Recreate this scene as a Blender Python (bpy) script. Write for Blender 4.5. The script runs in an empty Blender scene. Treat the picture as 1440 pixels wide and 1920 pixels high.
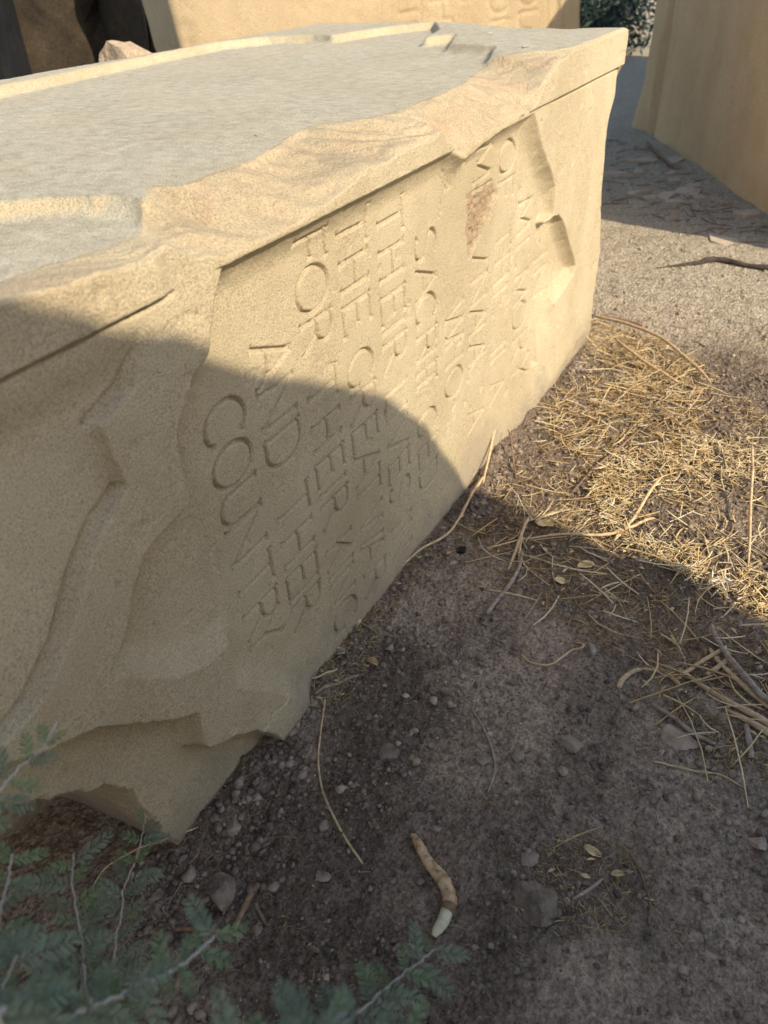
import bpy, bmesh, math, random
import numpy as np
from mathutils import Matrix, Vector

# ------------------------------------------------------------------ camera, sky, sun, exposure
scene = bpy.context.scene
SUN_ELEV, SUN_AZ = math.radians(38), math.radians(16)      # light travels towards +Y, turned to +X
cam_data = bpy.data.cameras.new('camera')
cam = bpy.data.objects.new('camera', cam_data)
scene.collection.objects.link(cam)
scene.camera = cam
cr, cf = Vector((0.4782, -0.877, -0.0466)), Vector((0.6953, 0.4104, -0.59))
cu = cr.cross(cf)
cam.matrix_world = Matrix(((cr.x, cu.x, -cf.x, 0), (cr.y, cu.y, -cf.y, 0), (cr.z, cu.z, -cf.z, 1.3), (0, 0, 0, 1)))
cam_data.sensor_fit = 'VERTICAL'
cam_data.sensor_height = 36.0
cam_data.sensor_width = 27.0
cam_data.lens = 27.04
cam_data.clip_start = 0.02
cam_data.clip_end = 2000
cam_data.dof.use_dof = True
cam_data.dof.focus_distance = 1.6
cam_data.dof.aperture_fstop = 4.5

world = bpy.data.worlds.new('World')
scene.world = world
world.use_nodes = True
wn = world.node_tree.nodes
sky = wn.new('ShaderNodeTexSky')
sky.sky_type = 'NISHITA'
sky.sun_disc = False
sky.sun_elevation = SUN_ELEV
sky.sun_rotation = math.radians(180) + SUN_AZ
sky.air_density = 1.0
sky.dust_density = 1.0
wn['Background'].inputs['Strength'].default_value = 0.15
world.node_tree.links.new(sky.outputs[0], wn['Background'].inputs[0])

sun_data = bpy.data.lights.new('sun', 'SUN')
sun_data.energy = 3.6
sun_data.angle = math.radians(0.55)
sun_data.color = (1.0, 0.88, 0.69)
sun = bpy.data.objects.new('sun', sun_data)
scene.collection.objects.link(sun)
Ldir = Vector((math.sin(SUN_AZ) * math.cos(SUN_ELEV), math.cos(SUN_AZ) * math.cos(SUN_ELEV), -math.sin(SUN_ELEV)))
sun.rotation_euler = Ldir.to_track_quat('-Z', 'Y').to_euler()
sun.location = (0, -4, 6)

scene.view_settings.view_transform = 'Standard'
scene.view_settings.look = 'None'
scene.view_settings.exposure = 0.80
scene.view_settings.gamma = 1.0
scene.view_settings.use_curve_mapping = False

# ------------------------------------------------------------------ helpers
rnd = random.Random(7)
nr = np.random.default_rng(11)
col = scene.collection

def tag(o, label=None, cat=None, group=None, kind=None):
    if label: o['label'] = label
    if cat: o['category'] = cat
    if group: o['group'] = group
    if kind: o['kind'] = kind
    return o

def link(name, me, mat=None, parent=None, loc=None):
    o = bpy.data.objects.new(name, me)
    col.objects.link(o)
    if mat and me is not None and not me.materials: me.materials.append(mat)
    if parent: o.parent = parent
    if loc is not None: o.location = loc
    return o

def np_mesh(name, V, F, smooth=True, attrs=None):
    """V (n,3), F (m,3|4) -> mesh"""
    me = bpy.data.meshes.new(name)
    V = np.ascontiguousarray(V, dtype=np.float32); F = np.ascontiguousarray(F, dtype=np.int32)
    m, k = F.shape
    me.vertices.add(len(V)); me.vertices.foreach_set('co', V.ravel())
    me.loops.add(m * k); me.loops.foreach_set('vertex_index', F.ravel())
    me.polygons.add(m)
    me.polygons.foreach_set('loop_start', np.arange(0, m * k, k, dtype=np.int32))
    me.polygons.foreach_set('loop_total', np.full(m, k, dtype=np.int32))
    if smooth: me.polygons.foreach_set('use_smooth', np.ones(m, dtype=bool))
    for an, av in (attrs or {}).items():
        a = me.attributes.new(an, 'FLOAT', 'POINT')
        a.data.foreach_set('value', np.ascontiguousarray(av, dtype=np.float32))
    me.update(); me.validate()
    return me

def hash2(ix, iy, seed):
    h = (ix.astype(np.int64) * 374761393 + iy.astype(np.int64) * 668265263 + seed * 1442695041) & 0xFFFFFFFF
    h = ((h ^ (h >> 13)) * 1274126177) & 0xFFFFFFFF
    h = h ^ (h >> 16)
    return (h & 0xFFFFFF).astype(np.float32) / 16777215.0

def vnoise(x, y, seed=0):
    """smooth value noise -1..1"""
    x0 = np.floor(x); y0 = np.floor(y)
    fx = (x - x0).astype(np.float32); fy = (y - y0).astype(np.float32)
    fx = fx * fx * fx * (fx * (fx * 6 - 15) + 10); fy = fy * fy * fy * (fy * (fy * 6 - 15) + 10)
    a = hash2(x0, y0, seed); b = hash2(x0 + 1, y0, seed); c = hash2(x0, y0 + 1, seed); d = hash2(x0 + 1, y0 + 1, seed)
    return 2 * ((a + (b - a) * fx) * (1 - fy) + (c + (d - c) * fx) * fy) - 1

def facet(x, y, seed=0):
    """value noise with straight interpolation on triangles: flat facets with creases"""
    x0 = np.floor(x); y0 = np.floor(y); fx = x - x0; fy = y - y0
    a = hash2(x0, y0, seed); b = hash2(x0 + 1, y0, seed); c = hash2(x0, y0 + 1, seed); d = hash2(x0 + 1, y0 + 1, seed)
    return 2 * np.where(fx + fy < 1, a + (b - a) * fx + (c - a) * fy, d + (c - d) * (1 - fx) + (b - d) * (1 - fy)) - 1

def fbm(x, y, seed=0, oct=4, gain=0.5):
    s = 0; amp = 1; f = 1; t = 0
    for k in range(oct):
        s = s + amp * vnoise(x * f + 17.3 * k, y * f - 9.1 * k, seed + k); t += amp
        amp *= gain; f *= 2.03
    return s / t

def sstep(a, b, x):
    t = np.clip((x - a) / (b - a), 0, 1)
    return t * t * (3 - 2 * t)

def inside_poly(px, py, poly):
    ins = np.zeros(px.shape, bool)
    n = len(poly)
    for i in range(n):
        x1, y1 = poly[i][:2]; x2, y2 = poly[(i + 1) % n][:2]
        if y1 == y2: continue
        c = ((y1 > py) != (y2 > py)) & (px < (x2 - x1) * (py - y1) / (y2 - y1) + x1)
        ins ^= c
    return ins

def seg_dist(px, py, x1, y1, x2, y2):
    dx, dy = x2 - x1, y2 - y1
    L = dx * dx + dy * dy
    t = np.clip(((px - x1) * dx + (py - y1) * dy) / (L if L > 0 else 1), 0, 1)
    return np.hypot(px - x1 - t * dx, py - y1 - t * dy)

def recess(px, py, poly, wob=None):
    """poly of (x, y, edge width): 0 outside .. 1 inside, each edge with its own cove width"""
    qx, qy = (px, py) if wob is None else (px + wob[0], py + wob[1])
    xs = [p[0] for p in poly]; ys = [p[1] for p in poly]
    f = np.zeros(px.shape, np.float32)
    m = (qx > min(xs)) & (qx < max(xs)) & (qy > min(ys)) & (qy < max(ys))
    ax, ay = qx[m], qy[m]
    ins = inside_poly(ax, ay, poly)
    g = np.ones(ax.shape, np.float32)
    n = len(poly)
    for i in range(n):
        x1, y1, w = poly[i]; x2, y2, _ = poly[(i + 1) % n]
        t = np.clip(seg_dist(ax, ay, x1, y1, x2, y2) / w, 0, 1)
        g = np.minimum(g, 1 - (1 - t) ** 2)
    f[m] = np.where(ins, g, 0)
    return f

# ------------------------------------------------------------------ materials
def new_mat(name, rough=0.9):
    m = bpy.data.materials.new(name); m.use_nodes = True
    nt = m.node_tree
    b = nt.nodes['Principled BSDF']
    b.inputs['Roughness'].default_value = rough
    b.inputs['Specular IOR Level'].default_value = 0.15
    return m, nt, b

def N(nt, typ, **kw):
    n = nt.nodes.new(typ)
    for k, v in kw.items():
        if k in n.inputs: n.inputs[k].default_value = v
        else: setattr(n, k, v)
    return n

def noise_node(nt, co, scale, detail=4, rough=0.55, dist=0.0):
    n = N(nt, 'ShaderNodeTexNoise', Scale=scale, Detail=detail, Roughness=rough, Distortion=dist)
    nt.links.new(co, n.inputs['Vector'])
    return n.outputs['Fac']

def ramp(nt, fac, stops):
    r = nt.nodes.new('ShaderNodeValToRGB')
    e = r.color_ramp.elements
    while len(e) < len(stops): e.new(0.5)
    for el, (p, c) in zip(e, stops):
        el.position = p; el.color = (*c, 1) if len(c) == 3 else c
    nt.links.new(fac, r.inputs[0])
    return r.outputs[0]

def mix(nt, a, b, fac, mode='MIX'):
    n = nt.nodes.new('ShaderNodeMix'); n.data_type = 'RGBA'; n.blend_type = mode
    for sock, v in ((n.inputs['Factor'], fac), (n.inputs['A'], a), (n.inputs['B'], b)):
        if hasattr(v, 'is_linked'): nt.links.new(v, sock)
        elif isinstance(v, (int, float)): sock.default_value = v
        else: sock.default_value = (*v, 1)
    return n.outputs['Result']

def mth(nt, op, a, b=0.0, clamp=False):
    n = nt.nodes.new('ShaderNodeMath'); n.operation = op; n.use_clamp = clamp
    for i, v in enumerate((a, b)):
        if hasattr(v, 'is_linked'): nt.links.new(v, n.inputs[i])
        else: n.inputs[i].default_value = v
    return n.outputs[0]

def bump(nt, b, h, dist, strength=1.0):
    n = N(nt, 'ShaderNodeBump', Strength=strength, Distance=dist)
    nt.links.new(h, n.inputs['Height'])
    nt.links.new(n.outputs[0], b.inputs['Normal'])
    return n

def G3(*v): return v

def sandstone(name, base, dark, stain, grain=330.0, attrs=False):
    m, nt, b = new_mat(name, 0.92)
    co = N(nt, 'ShaderNodeTexCoord').outputs['Object']
    big = noise_node(nt, co, 2.6, 5, 0.6, 0.6)
    mid = noise_node(nt, co, 14, 5, 0.65)
    fine = noise_node(nt, co, grain, 3, 0.75)
    spk = noise_node(nt, co, grain * 2.2, 2, 0.8)
    c = ramp(nt, big, [(0.30, dark), (0.62, base)])
    c = mix(nt, c, stain, mth(nt, 'MULTIPLY', ramp(nt, mid, [(0.60, (0, 0, 0)), (0.78, (1, 1, 1))]), 0.30))
    if attrs:
        chip = N(nt, 'ShaderNodeAttribute', attribute_name='chip').outputs['Fac']
        dust = N(nt, 'ShaderNodeAttribute', attribute_name='dust').outputs['Fac']
        pit = N(nt, 'ShaderNodeAttribute', attribute_name='pit').outputs['Fac']
        n2 = noise_node(nt, co, 7, 5, 0.65, 0.8)
        fresh = ramp(nt, n2, [(0.3, (0.42, 0.325, 0.20)), (0.48, (0.51, 0.405, 0.255)), (0.60, (0.50, 0.355, 0.225)), (0.74, (0.54, 0.445, 0.30))])
        c = mix(nt, c, fresh, mth(nt, 'MULTIPLY', chip, 0.85))
        # wind-blown grey dust and lichen lying on the upward face, streaked along the long axis
        mp = N(nt, 'ShaderNodeMapping'); mp.inputs['Scale'].default_value = (34, 22, 22); nt.links.new(co, mp.inputs[0])
        st = noise_node(nt, mp.outputs[0], 1.4, 5, 0.7)
        dcol = ramp(nt, st, [(0.32, (0.37, 0.337, 0.25)), (0.50, (0.485, 0.441, 0.33)), (0.68, (0.58, 0.528, 0.40))])
        c = mix(nt, c, dcol, mth(nt, 'MULTIPLY', dust, 0.92))
        c = mix(nt, c, (0.33, 0.22, 0.14), mth(nt, 'MULTIPLY', pit, 0.7))
        # rusty streaks, dark lichen specks and soil splashed on the lowest hand's breadth
        rs = noise_node(nt, co, 4.3, 5, 0.7, 1.8)
        c = mix(nt, c, (0.42, 0.23, 0.12), mth(nt, 'MULTIPLY', ramp(nt, rs, [(0.66, (0, 0, 0)), (0.76, (1, 1, 1))]), 0.28))
        li = noise_node(nt, co, 55, 3, 0.6)
        c = mix(nt, c, (0.20, 0.17, 0.12), mth(nt, 'MULTIPLY', ramp(nt, li, [(0.68, (0, 0, 0)), (0.74, (1, 1, 1))]), 0.45))
        sp = N(nt, 'ShaderNodeAttribute', attribute_name='splash').outputs['Fac']
        c = mix(nt, c, (0.33, 0.27, 0.205), mth(nt, 'MULTIPLY', sp, mth(nt, 'ADD', mid, 0.25), True))
    mp2 = N(nt, 'ShaderNodeMapping'); mp2.inputs['Scale'].default_value = (5, 5, 1.4); nt.links.new(co, mp2.inputs[0])
    wst = noise_node(nt, mp2.outputs[0], 1.0, 4, 0.6, 0.3)
    c = mix(nt, c, ramp(nt, wst, [(0.36, (0.88, 0.865, 0.84)), (0.60, (1.03, 1.03, 1.03))]), 0.5, 'MULTIPLY')
    g = ramp(nt, fine, [(0.32, (0.52, 0.50, 0.46)), (0.50, (0.97, 0.96, 0.95)), (0.66, (1.22, 1.21, 1.17))])
    c = mix(nt, c, g, 0.85, 'MULTIPLY')
    s2 = ramp(nt, spk, [(0.28, (0.30, 0.28, 0.25)), (0.38, (1, 1, 1))])
    c = mix(nt, c, s2, 0.75, 'MULTIPLY')
    nt.links.new(c, b.inputs['Base Color'])
    h = mth(nt, 'ADD', mth(nt, 'MULTIPLY', fine, 0.7), mth(nt, 'MULTIPLY', mid, 1.2))
    if attrs:
        h = mth(nt, 'ADD', h, mth(nt, 'MULTIPLY', mth(nt, 'MULTIPLY', noise_node(nt, co, 60, 6, 0.72), chip), 1.8))
    bump(nt, b, h, 0.006, 0.85)
    return m

M_STONE = sandstone('carved sandstone', (0.56, 0.468, 0.306), (0.465, 0.376, 0.236), (0.42, 0.29, 0.175), attrs=True)
M_STONE_B = sandstone('ochre sandstone', (0.50, 0.385, 0.235), (0.45, 0.34, 0.20), (0.40, 0.29, 0.17), 260)
M_STONE_C = sandstone('brown sandstone', (0.72, 0.50, 0.27), (0.64, 0.43, 0.225), (0.56, 0.35, 0.175), 260)
M_STONE_D = sandstone('shade coloured rock', (0.06, 0.045, 0.028), (0.018, 0.014, 0.010), (0.11, 0.08, 0.045), 60)  # deep shade of the background rocks is put into this dark colour
M_PALE = sandstone('grey beige rock', (0.46, 0.36, 0.25), (0.38, 0.29, 0.20), (0.36, 0.25, 0.16), 60)

def soil_mat():
    m, nt, b = new_mat('dry soil', 0.97)
    co = N(nt, 'ShaderNodeTexCoord').outputs['Object']
    big = noise_node(nt, co, 3.2, 6, 0.62, 0.7)
    mid = noise_node(nt, co, 17, 6, 0.68, 0.4)
    fine = noise_node(nt, co, 150, 4, 0.72)
    vor = N(nt, 'ShaderNodeTexVoronoi', Scale=95.0, Randomness=1.0); nt.links.new(co, vor.inputs['Vector'])
    crumb = N(nt, 'ShaderNodeAttribute', attribute_name='crumb').outputs['Fac']
    clay = N(nt, 'ShaderNodeAttribute', attribute_name='clay').outputs['Fac']
    c = ramp(nt, big, [(0.30, (0.36, 0.272, 0.188)), (0.50, (0.51, 0.39, 0.272)), (0.70, (0.60, 0.465, 0.33))])
    c = mix(nt, c, (0.19, 0.142, 0.100), mth(nt, 'MULTIPLY', crumb, 0.80))
    c = mix(nt, c, (0.57, 0.455, 0.335), mth(nt, 'MULTIPLY', ramp(nt, mid, [(0.55, (0, 0, 0)), (0.74, (1, 1, 1))]), 0.55))
    cl = ramp(nt, mid, [(0.3, (0.52, 0.435, 0.305)), (0.6, (0.60, 0.51, 0.365)), (0.8, (0.64, 0.55, 0.41))])
    c = mix(nt, c, cl, clay)
    m2 = noise_node(nt, co, 58, 5, 0.7, 0.5)
    c = mix(nt, c, ramp(nt, m2, [(0.36, (0.45, 0.44, 0.43)), (0.52, (1, 1, 1)), (0.66, (1.3, 1.3, 1.28))]), 0.8, 'MULTIPLY')
    g = ramp(nt, fine, [(0.34, (0.48, 0.47, 0.46)), (0.5, (0.97, 0.97, 0.97)), (0.66, (1.32, 1.31, 1.3))])
    c = mix(nt, c, g, 0.9, 'MULTIPLY')
    f3 = noise_node(nt, co, 420, 3, 0.75)
    c = mix(nt, c, ramp(nt, f3, [(0.32, (0.45, 0.44, 0.43)), (0.46, (1, 1, 1)), (0.7, (1.2, 1.2, 1.2))]), 0.55, 'MULTIPLY')
    nt.links.new(c, b.inputs['Base Color'])
    h = mth(nt, 'ADD', mth(nt, 'MULTIPLY', fine, 0.6), mth(nt, 'MULTIPLY', vor.outputs['Distance'], -0.5))
    h = mth(nt, 'ADD', h, mth(nt, 'MULTIPLY', mid, 1.5))
    bump(nt, b, h, 0.022, 1.0)
    return m
M_SOIL = soil_mat()

def simple(name, cols, scale=40, rough=0.85, bdist=0.002, bscale=120, rand=0.0, streak=None):
    m, nt, b = new_mat(name, rough)
    co = N(nt, 'ShaderNodeTexCoord').outputs['Object']
    if streak:
        mp = N(nt, 'ShaderNodeMapping'); mp.inputs['Scale'].default_value = streak; nt.links.new(co, mp.inputs[0]); co = mp.outputs[0]
    f = noise_node(nt, co, scale, 4, 0.65)
    n = len(cols)
    c = ramp(nt, f, [(0.3 + 0.4 * i / max(1, n - 1), k) for i, k in enumerate(cols)])
    if rand:
        at = N(nt, 'ShaderNodeAttribute', attribute_name='tint').outputs['Fac']
        c = mix(nt, c, ramp(nt, at, [(0, (1 - rand,) * 3), (1, (1 + rand,) * 3)]), 1.0, 'MULTIPLY')
    nt.links.new(c, b.inputs['Base Color'])
    bump(nt, b, noise_node(nt, co, bscale, 4, 0.7), bdist, 0.8)
    return m

def straw_mat():
    m, nt, b = new_mat('dry straw', 0.7)
    at = N(nt, 'ShaderNodeAttribute', attribute_name='tint').outputs['Fac']
    co = N(nt, 'ShaderNodeTexCoord').outputs['Object']
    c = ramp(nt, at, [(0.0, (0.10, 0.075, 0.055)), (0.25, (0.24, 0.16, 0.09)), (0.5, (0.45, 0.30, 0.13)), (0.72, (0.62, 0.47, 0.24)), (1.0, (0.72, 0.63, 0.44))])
    f = noise_node(nt, co, 130, 3, 0.6)
    c = mix(nt, c, ramp(nt, f, [(0.3, (0.7, 0.68, 0.66)), (0.6, (1.05, 1.05, 1.05))]), 0.8, 'MULTIPLY')
    nt.links.new(c, b.inputs['Base Color'])
    b.inputs['Specular IOR Level'].default_value = 0.3
    return m
M_STRAW = straw_mat()
M_GRAVEL = simple('soil crumbs', [(0.085, 0.064, 0.048), (0.18, 0.138, 0.103), (0.30, 0.235, 0.178)], 35, 0.95, 0.002, 200, rand=0.45)
M_CLOD = simple('dark soil clod', [(0.10, 0.077, 0.056), (0.20, 0.157, 0.115), (0.28, 0.222, 0.165)], 45, 0.97, 0.006, 140)
M_GREYSTONE = simple('grey stone', [(0.17, 0.132, 0.095), (0.28, 0.222, 0.162), (0.37, 0.30, 0.222)], 30, 0.9, 0.003, 120)
M_PINKSTONE = simple('pinkish stone', [(0.25, 0.18, 0.125), (0.36, 0.27, 0.19), (0.43, 0.335, 0.245)], 25, 0.9, 0.003, 110)
M_WHITE = simple('chalky chip', [(0.36, 0.31, 0.24), (0.54, 0.48, 0.38)], 60, 0.8, 0.001, 200)
M_WOODGREY = simple('weathered grey twig', [(0.16, 0.125, 0.092), (0.31, 0.25, 0.19), (0.43, 0.36, 0.28)], 60, 0.85, 0.0015, 240, streak=(1, 1, 1))
M_WOODTAN = simple('tan stalk', [(0.36, 0.24, 0.13), (0.50, 0.36, 0.20), (0.62, 0.48, 0.30)], 70, 0.75, 0.001, 260)
M_WOODBROWN = simple('brown twig', [(0.12, 0.075, 0.05), (0.22, 0.14, 0.085), (0.30, 0.20, 0.12)], 80, 0.85, 0.0012, 260)
M_ROOT = simple('peeled root bark', [(0.20, 0.12, 0.06), (0.43, 0.28, 0.14), (0.56, 0.40, 0.22), (0.60, 0.45, 0.27)], 75, 0.75, 0.002, 150)
M_ROOTCUT = simple('fresh pale wood', [(0.50, 0.46, 0.27), (0.66, 0.62, 0.42)], 60, 0.7, 0.001, 180)
M_CHAR = simple('black dropping', [(0.012, 0.011, 0.010), (0.03, 0.027, 0.024)], 60, 0.9, 0.002, 180)
M_STEM = simple('pale plant stem', [(0.38, 0.34, 0.27), (0.50, 0.45, 0.37)], 60, 0.7, 0.0008, 200)
M_DEADLEAF = simple('dry leaf', [(0.33, 0.22, 0.11), (0.52, 0.38, 0.19), (0.62, 0.50, 0.28)], 60, 0.8, 0.001, 160, rand=0.35)
M_BARK = simple('dark bark', [(0.04, 0.03, 0.025), (0.10, 0.08, 0.06)], 30, 0.9, 0.01, 60)

def leaf_mat(name, a, b_, tr=0.25):
    m, nt, b = new_mat(name, 0.55)
    at = N(nt, 'ShaderNodeAttribute', attribute_name='tint').outputs['Fac']
    c = ramp(nt, at, [(0, a), (1, b_)])
    nt.links.new(c, b.inputs['Base Color'])
    b.inputs['Specular IOR Level'].default_value = 0.3
    t = nt.nodes.new('ShaderNodeBsdfTranslucent'); nt.links.new(c, t.inputs[0])
    ms = nt.nodes.new('ShaderNodeMixShader'); ms.inputs[0].default_value = tr
    nt.links.new(b.outputs[0], ms.inputs[1]); nt.links.new(t.outputs[0], ms.inputs[2])
    nt.links.new(ms.outputs[0], nt.nodes['Material Output'].inputs[0])
    return m
M_LEAF = leaf_mat('blue green leaflet', (0.125, 0.155, 0.088), (0.25, 0.285, 0.175))
M_LEAFY = leaf_mat('young green leaflet', (0.15, 0.21, 0.09), (0.24, 0.31, 0.14))
M_BUSH = leaf_mat('dark bush leaf', (0.014, 0.026, 0.020), (0.035, 0.058, 0.044))

# ------------------------------------------------------------------ ground: one sheet, fine where the picture looks
def spaced(stops):
    """stops: (position, spacing) -> coordinates with linearly varying spacing"""
    out = [stops[0][0]]
    for (a, da), (b, db) in zip(stops[:-1], stops[1:]):
        x = out[-1]
        while x < b - 1e-6:
            t = (x - a) / (b - a)
            x = min(b, x + da + (db - da) * t)
            out.append(x)
    return np.array(out, np.float64)

gx = np.concatenate([-spaced([(0, 0.05), (3, 0.5), (20, 4), (600, 120)])[::-1] + 0.05, spaced([(0.1, 0.0058), (1.5, 0.0058), (3.0, 0.013), (6.0, 0.03), (12, 0.2), (40, 4), (600, 120)])])
gy = np.concatenate([-spaced([(0.45, 0.02), (3, 0.5), (20, 4), (600, 120)])[::-1], spaced([(-0.42, 0.0058), (0.80, 0.0058), (1.0, 0.014), (2.2, 0.02), (6, 0.2), (40, 4), (600, 120)])])

def ground_height(X, Y):
    near = np.exp(-np.maximum(0, np.hypot(X - 1.5, Y - 0.5) - 6) / 8)
    h = 0.012 * fbm(X * 2.2, Y * 2.2, 1, 3) + 0.007 * fbm(X * 9, Y * 9, 5, 3)
    cr_ = crumb_mask(X, Y)
    cl_ = clay_mask(X, Y)
    h = h + (0.0050 + 0.0050 * cr_) * (1 - 0.6 * cl_) * fbm(X * 34, Y * 34, 9, 3) + (0.0020 + 0.0050 * cr_) * np.abs(vnoise(X * 95, Y * 95, 21)) * (1 - .5 * cl_)
    # wind-blown dust banked against the foot of the carved block
    d = np.maximum(0, 0.72 - Y)
    foot = np.exp(-(d / 0.045) ** 2) * ((X > 0.46) & (X < 3.0)) * (0.022 + 0.024 * fbm(X * 11, Y * 11, 61, 3))
    # ground heaped a little at the hollow end and by the right-hand block
    h = h + foot
    h = h * near + 0.05 * (1 - near) * fbm(X * 0.15, Y * 0.15, 31, 2)
    return h

def crumb_mask(X, Y):
    a = fbm(X * 3.1, Y * 3.1, 41, 4)
    near_left = np.exp(-(((X - 0.50) / 0.28) ** 2 + ((Y - 0.60) / 0.22) ** 2))
    mid = np.exp(-(((X - 0.95) / 0.35) ** 2 + ((Y - 0.2) / 0.5) ** 2))
    strawy = sstep(1.45, 1.75, X + .1 * a) * sstep(2.95, 2.6, X)
    return np.clip(0.30 + 1.5 * a + 0.9 * near_left + 0.15 * mid + 1.1 * strawy, 0, 1)

def clay_mask(X, Y):
    t = (X - 2.75 + 0.35 * fbm(X * 2.0, Y * 2.0, 51, 3)) / 0.7
    return np.clip(t, 0, 1) * np.clip(1.0 + 0.3 * fbm(X * 6, Y * 6, 55, 3), 0, 1)

GX, GY = np.meshgrid(gx, gy, indexing='ij')
GZ = ground_height(GX, GY)
nx, ny = GX.shape
idx = np.arange(nx * ny).reshape(nx, ny)
F = np.stack([idx[:-1, :-1].ravel(), idx[1:, :-1].ravel(), idx[1:, 1:].ravel(), idx[:-1, 1:].ravel()], 1)
me = np_mesh('ground', np.stack([GX.ravel(), GY.ravel(), GZ.ravel()], 1), F, attrs={'crumb': crumb_mask(GX, GY).ravel(), 'clay': clay_mask(GX, GY).ravel()})
ground = tag(link('ground', me, M_SOIL), 'dry brown soil strewn with crumbs between the blocks', kind='structure')

def gz(x, y):
    return float(ground_height(np.array([float(x)]), np.array([float(y)]))[0])

# ------------------------------------------------------------------ the carved block
YF, DEEP, ZCAP = 0.698, 0.030, 0.967           # frame plane, depth of the lettered panel, underside of the cap fillet

def arc(cx, cy, rx, ry, a0, a1, n=14):
    return [(cx + rx * math.cos(math.radians(a0 + (a1 - a0) * i / n)), cy + ry * math.sin(math.radians(a0 + (a1 - a0) * i / n))) for i in range(n + 1)]

GLYPH = {   # width, strokes in a unit-high box
 'A': (0.78, [[(0, 0), (0.39, 1)], [(0.39, 1), (0.78, 0)], [(0.14, 0.36), (0.64, 0.36)]]),
 'C': (0.78, [arc(0.42, 0.5, 0.42, 0.5, 48, 312, 20)]),
 'D': (0.70, [[(0, 0), (0, 1)], [(0, 1), (0.28, 1)] + arc(0.28, 0.5, 0.42, 0.5, 90, -90, 16) + [(0, 0)]]),
 'E': (0.52, [[(0, 0), (0, 1)], [(0, 1), (0.5, 1)], [(0, 0.52), (0.42, 0.52)], [(0, 0), (0.55, 0)]]),
 'F': (0.50, [[(0, 0), (0, 1)], [(0, 1), (0.5, 1)], [(0, 0.5), (0.4, 0.5)]]),
 'G': (0.80, [arc(0.42, 0.5, 0.42, 0.5, 48, 325, 20), [(0.78, 0.06), (0.78, 0.42)]]),
 'H': (0.66, [[(0, 0), (0, 1)], [(0.62, 0), (0.62, 1)], [(0, 0.52), (0.62, 0.52)]]),
 'I': (0.05, [[(0, 0), (0, 1)]]),
 'K': (0.66, [[(0, 0), (0, 1)], [(0.03, 0.45), (0.55, 1)], [(0.2, 0.62), (0.64, 0)]]),
 'L': (0.50, [[(0, 0), (0, 1)], [(0, 0), (0.5, 0)]]),
 'M': (0.86, [[(0, 0), (0.08, 1)], [(0.08, 1), (0.43, 0.2)], [(0.43, 0.2), (0.78, 1)], [(0.78, 1), (0.86, 0)]]),
 'N': (0.66, [[(0, 0), (0, 1)], [(0, 1), (0.64, 0)], [(0.64, 0), (0.64, 1)]]),
 'O': (0.84, [arc(0.42, 0.5, 0.42, 0.5, 0, 360, 26)]),
 'R': (0.60, [[(0, 0), (0, 1)], [(0, 1), (0.26, 1)] + arc(0.26, 0.76, 0.25, 0.24, 90, -90, 10) + [(0, 0.52)], [(0.24, 0.52), (0.6, 0)]]),
 'S': (0.54, [arc(0.28, 0.76, 0.23, 0.24, 40, 230, 12) + [(0.20, 0.56), (0.38, 0.44)] + arc(0.26, 0.25, 0.25, 0.25, 40, -140, 12)]),
 'T': (0.66, [[(0.33, 0), (0.33, 1)], [(0, 1), (0.66, 1)]]),
 'U': (0.66, [[(0, 1), (0, 0.3)] + arc(0.32, 0.3, 0.32, 0.3, 180, 360, 12) + [(0.64, 1)]]),
 'V': (0.74, [[(0, 1), (0.37, 0)], [(0.37, 0), (0.74, 1)]]),
 'W': (1.06, [[(0, 1), (0.26, 0)], [(0.26, 0), (0.53, 1)], [(0.53, 1), (0.8, 0)], [(0.8, 0), (1.06, 1)]]),
 'Y': (0.70, [[(0, 1), (0.35, 0.48)], [(0.7, 1), (0.35, 0.48)], [(0.35, 0.48), (0.35, 0)]]),
 '/': (0.4, [[(0.1, 0), (0.1, 1)]]),
 '\\': (0.4, [[(0, 0.1), (0.25, 1)]]),
}
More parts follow.
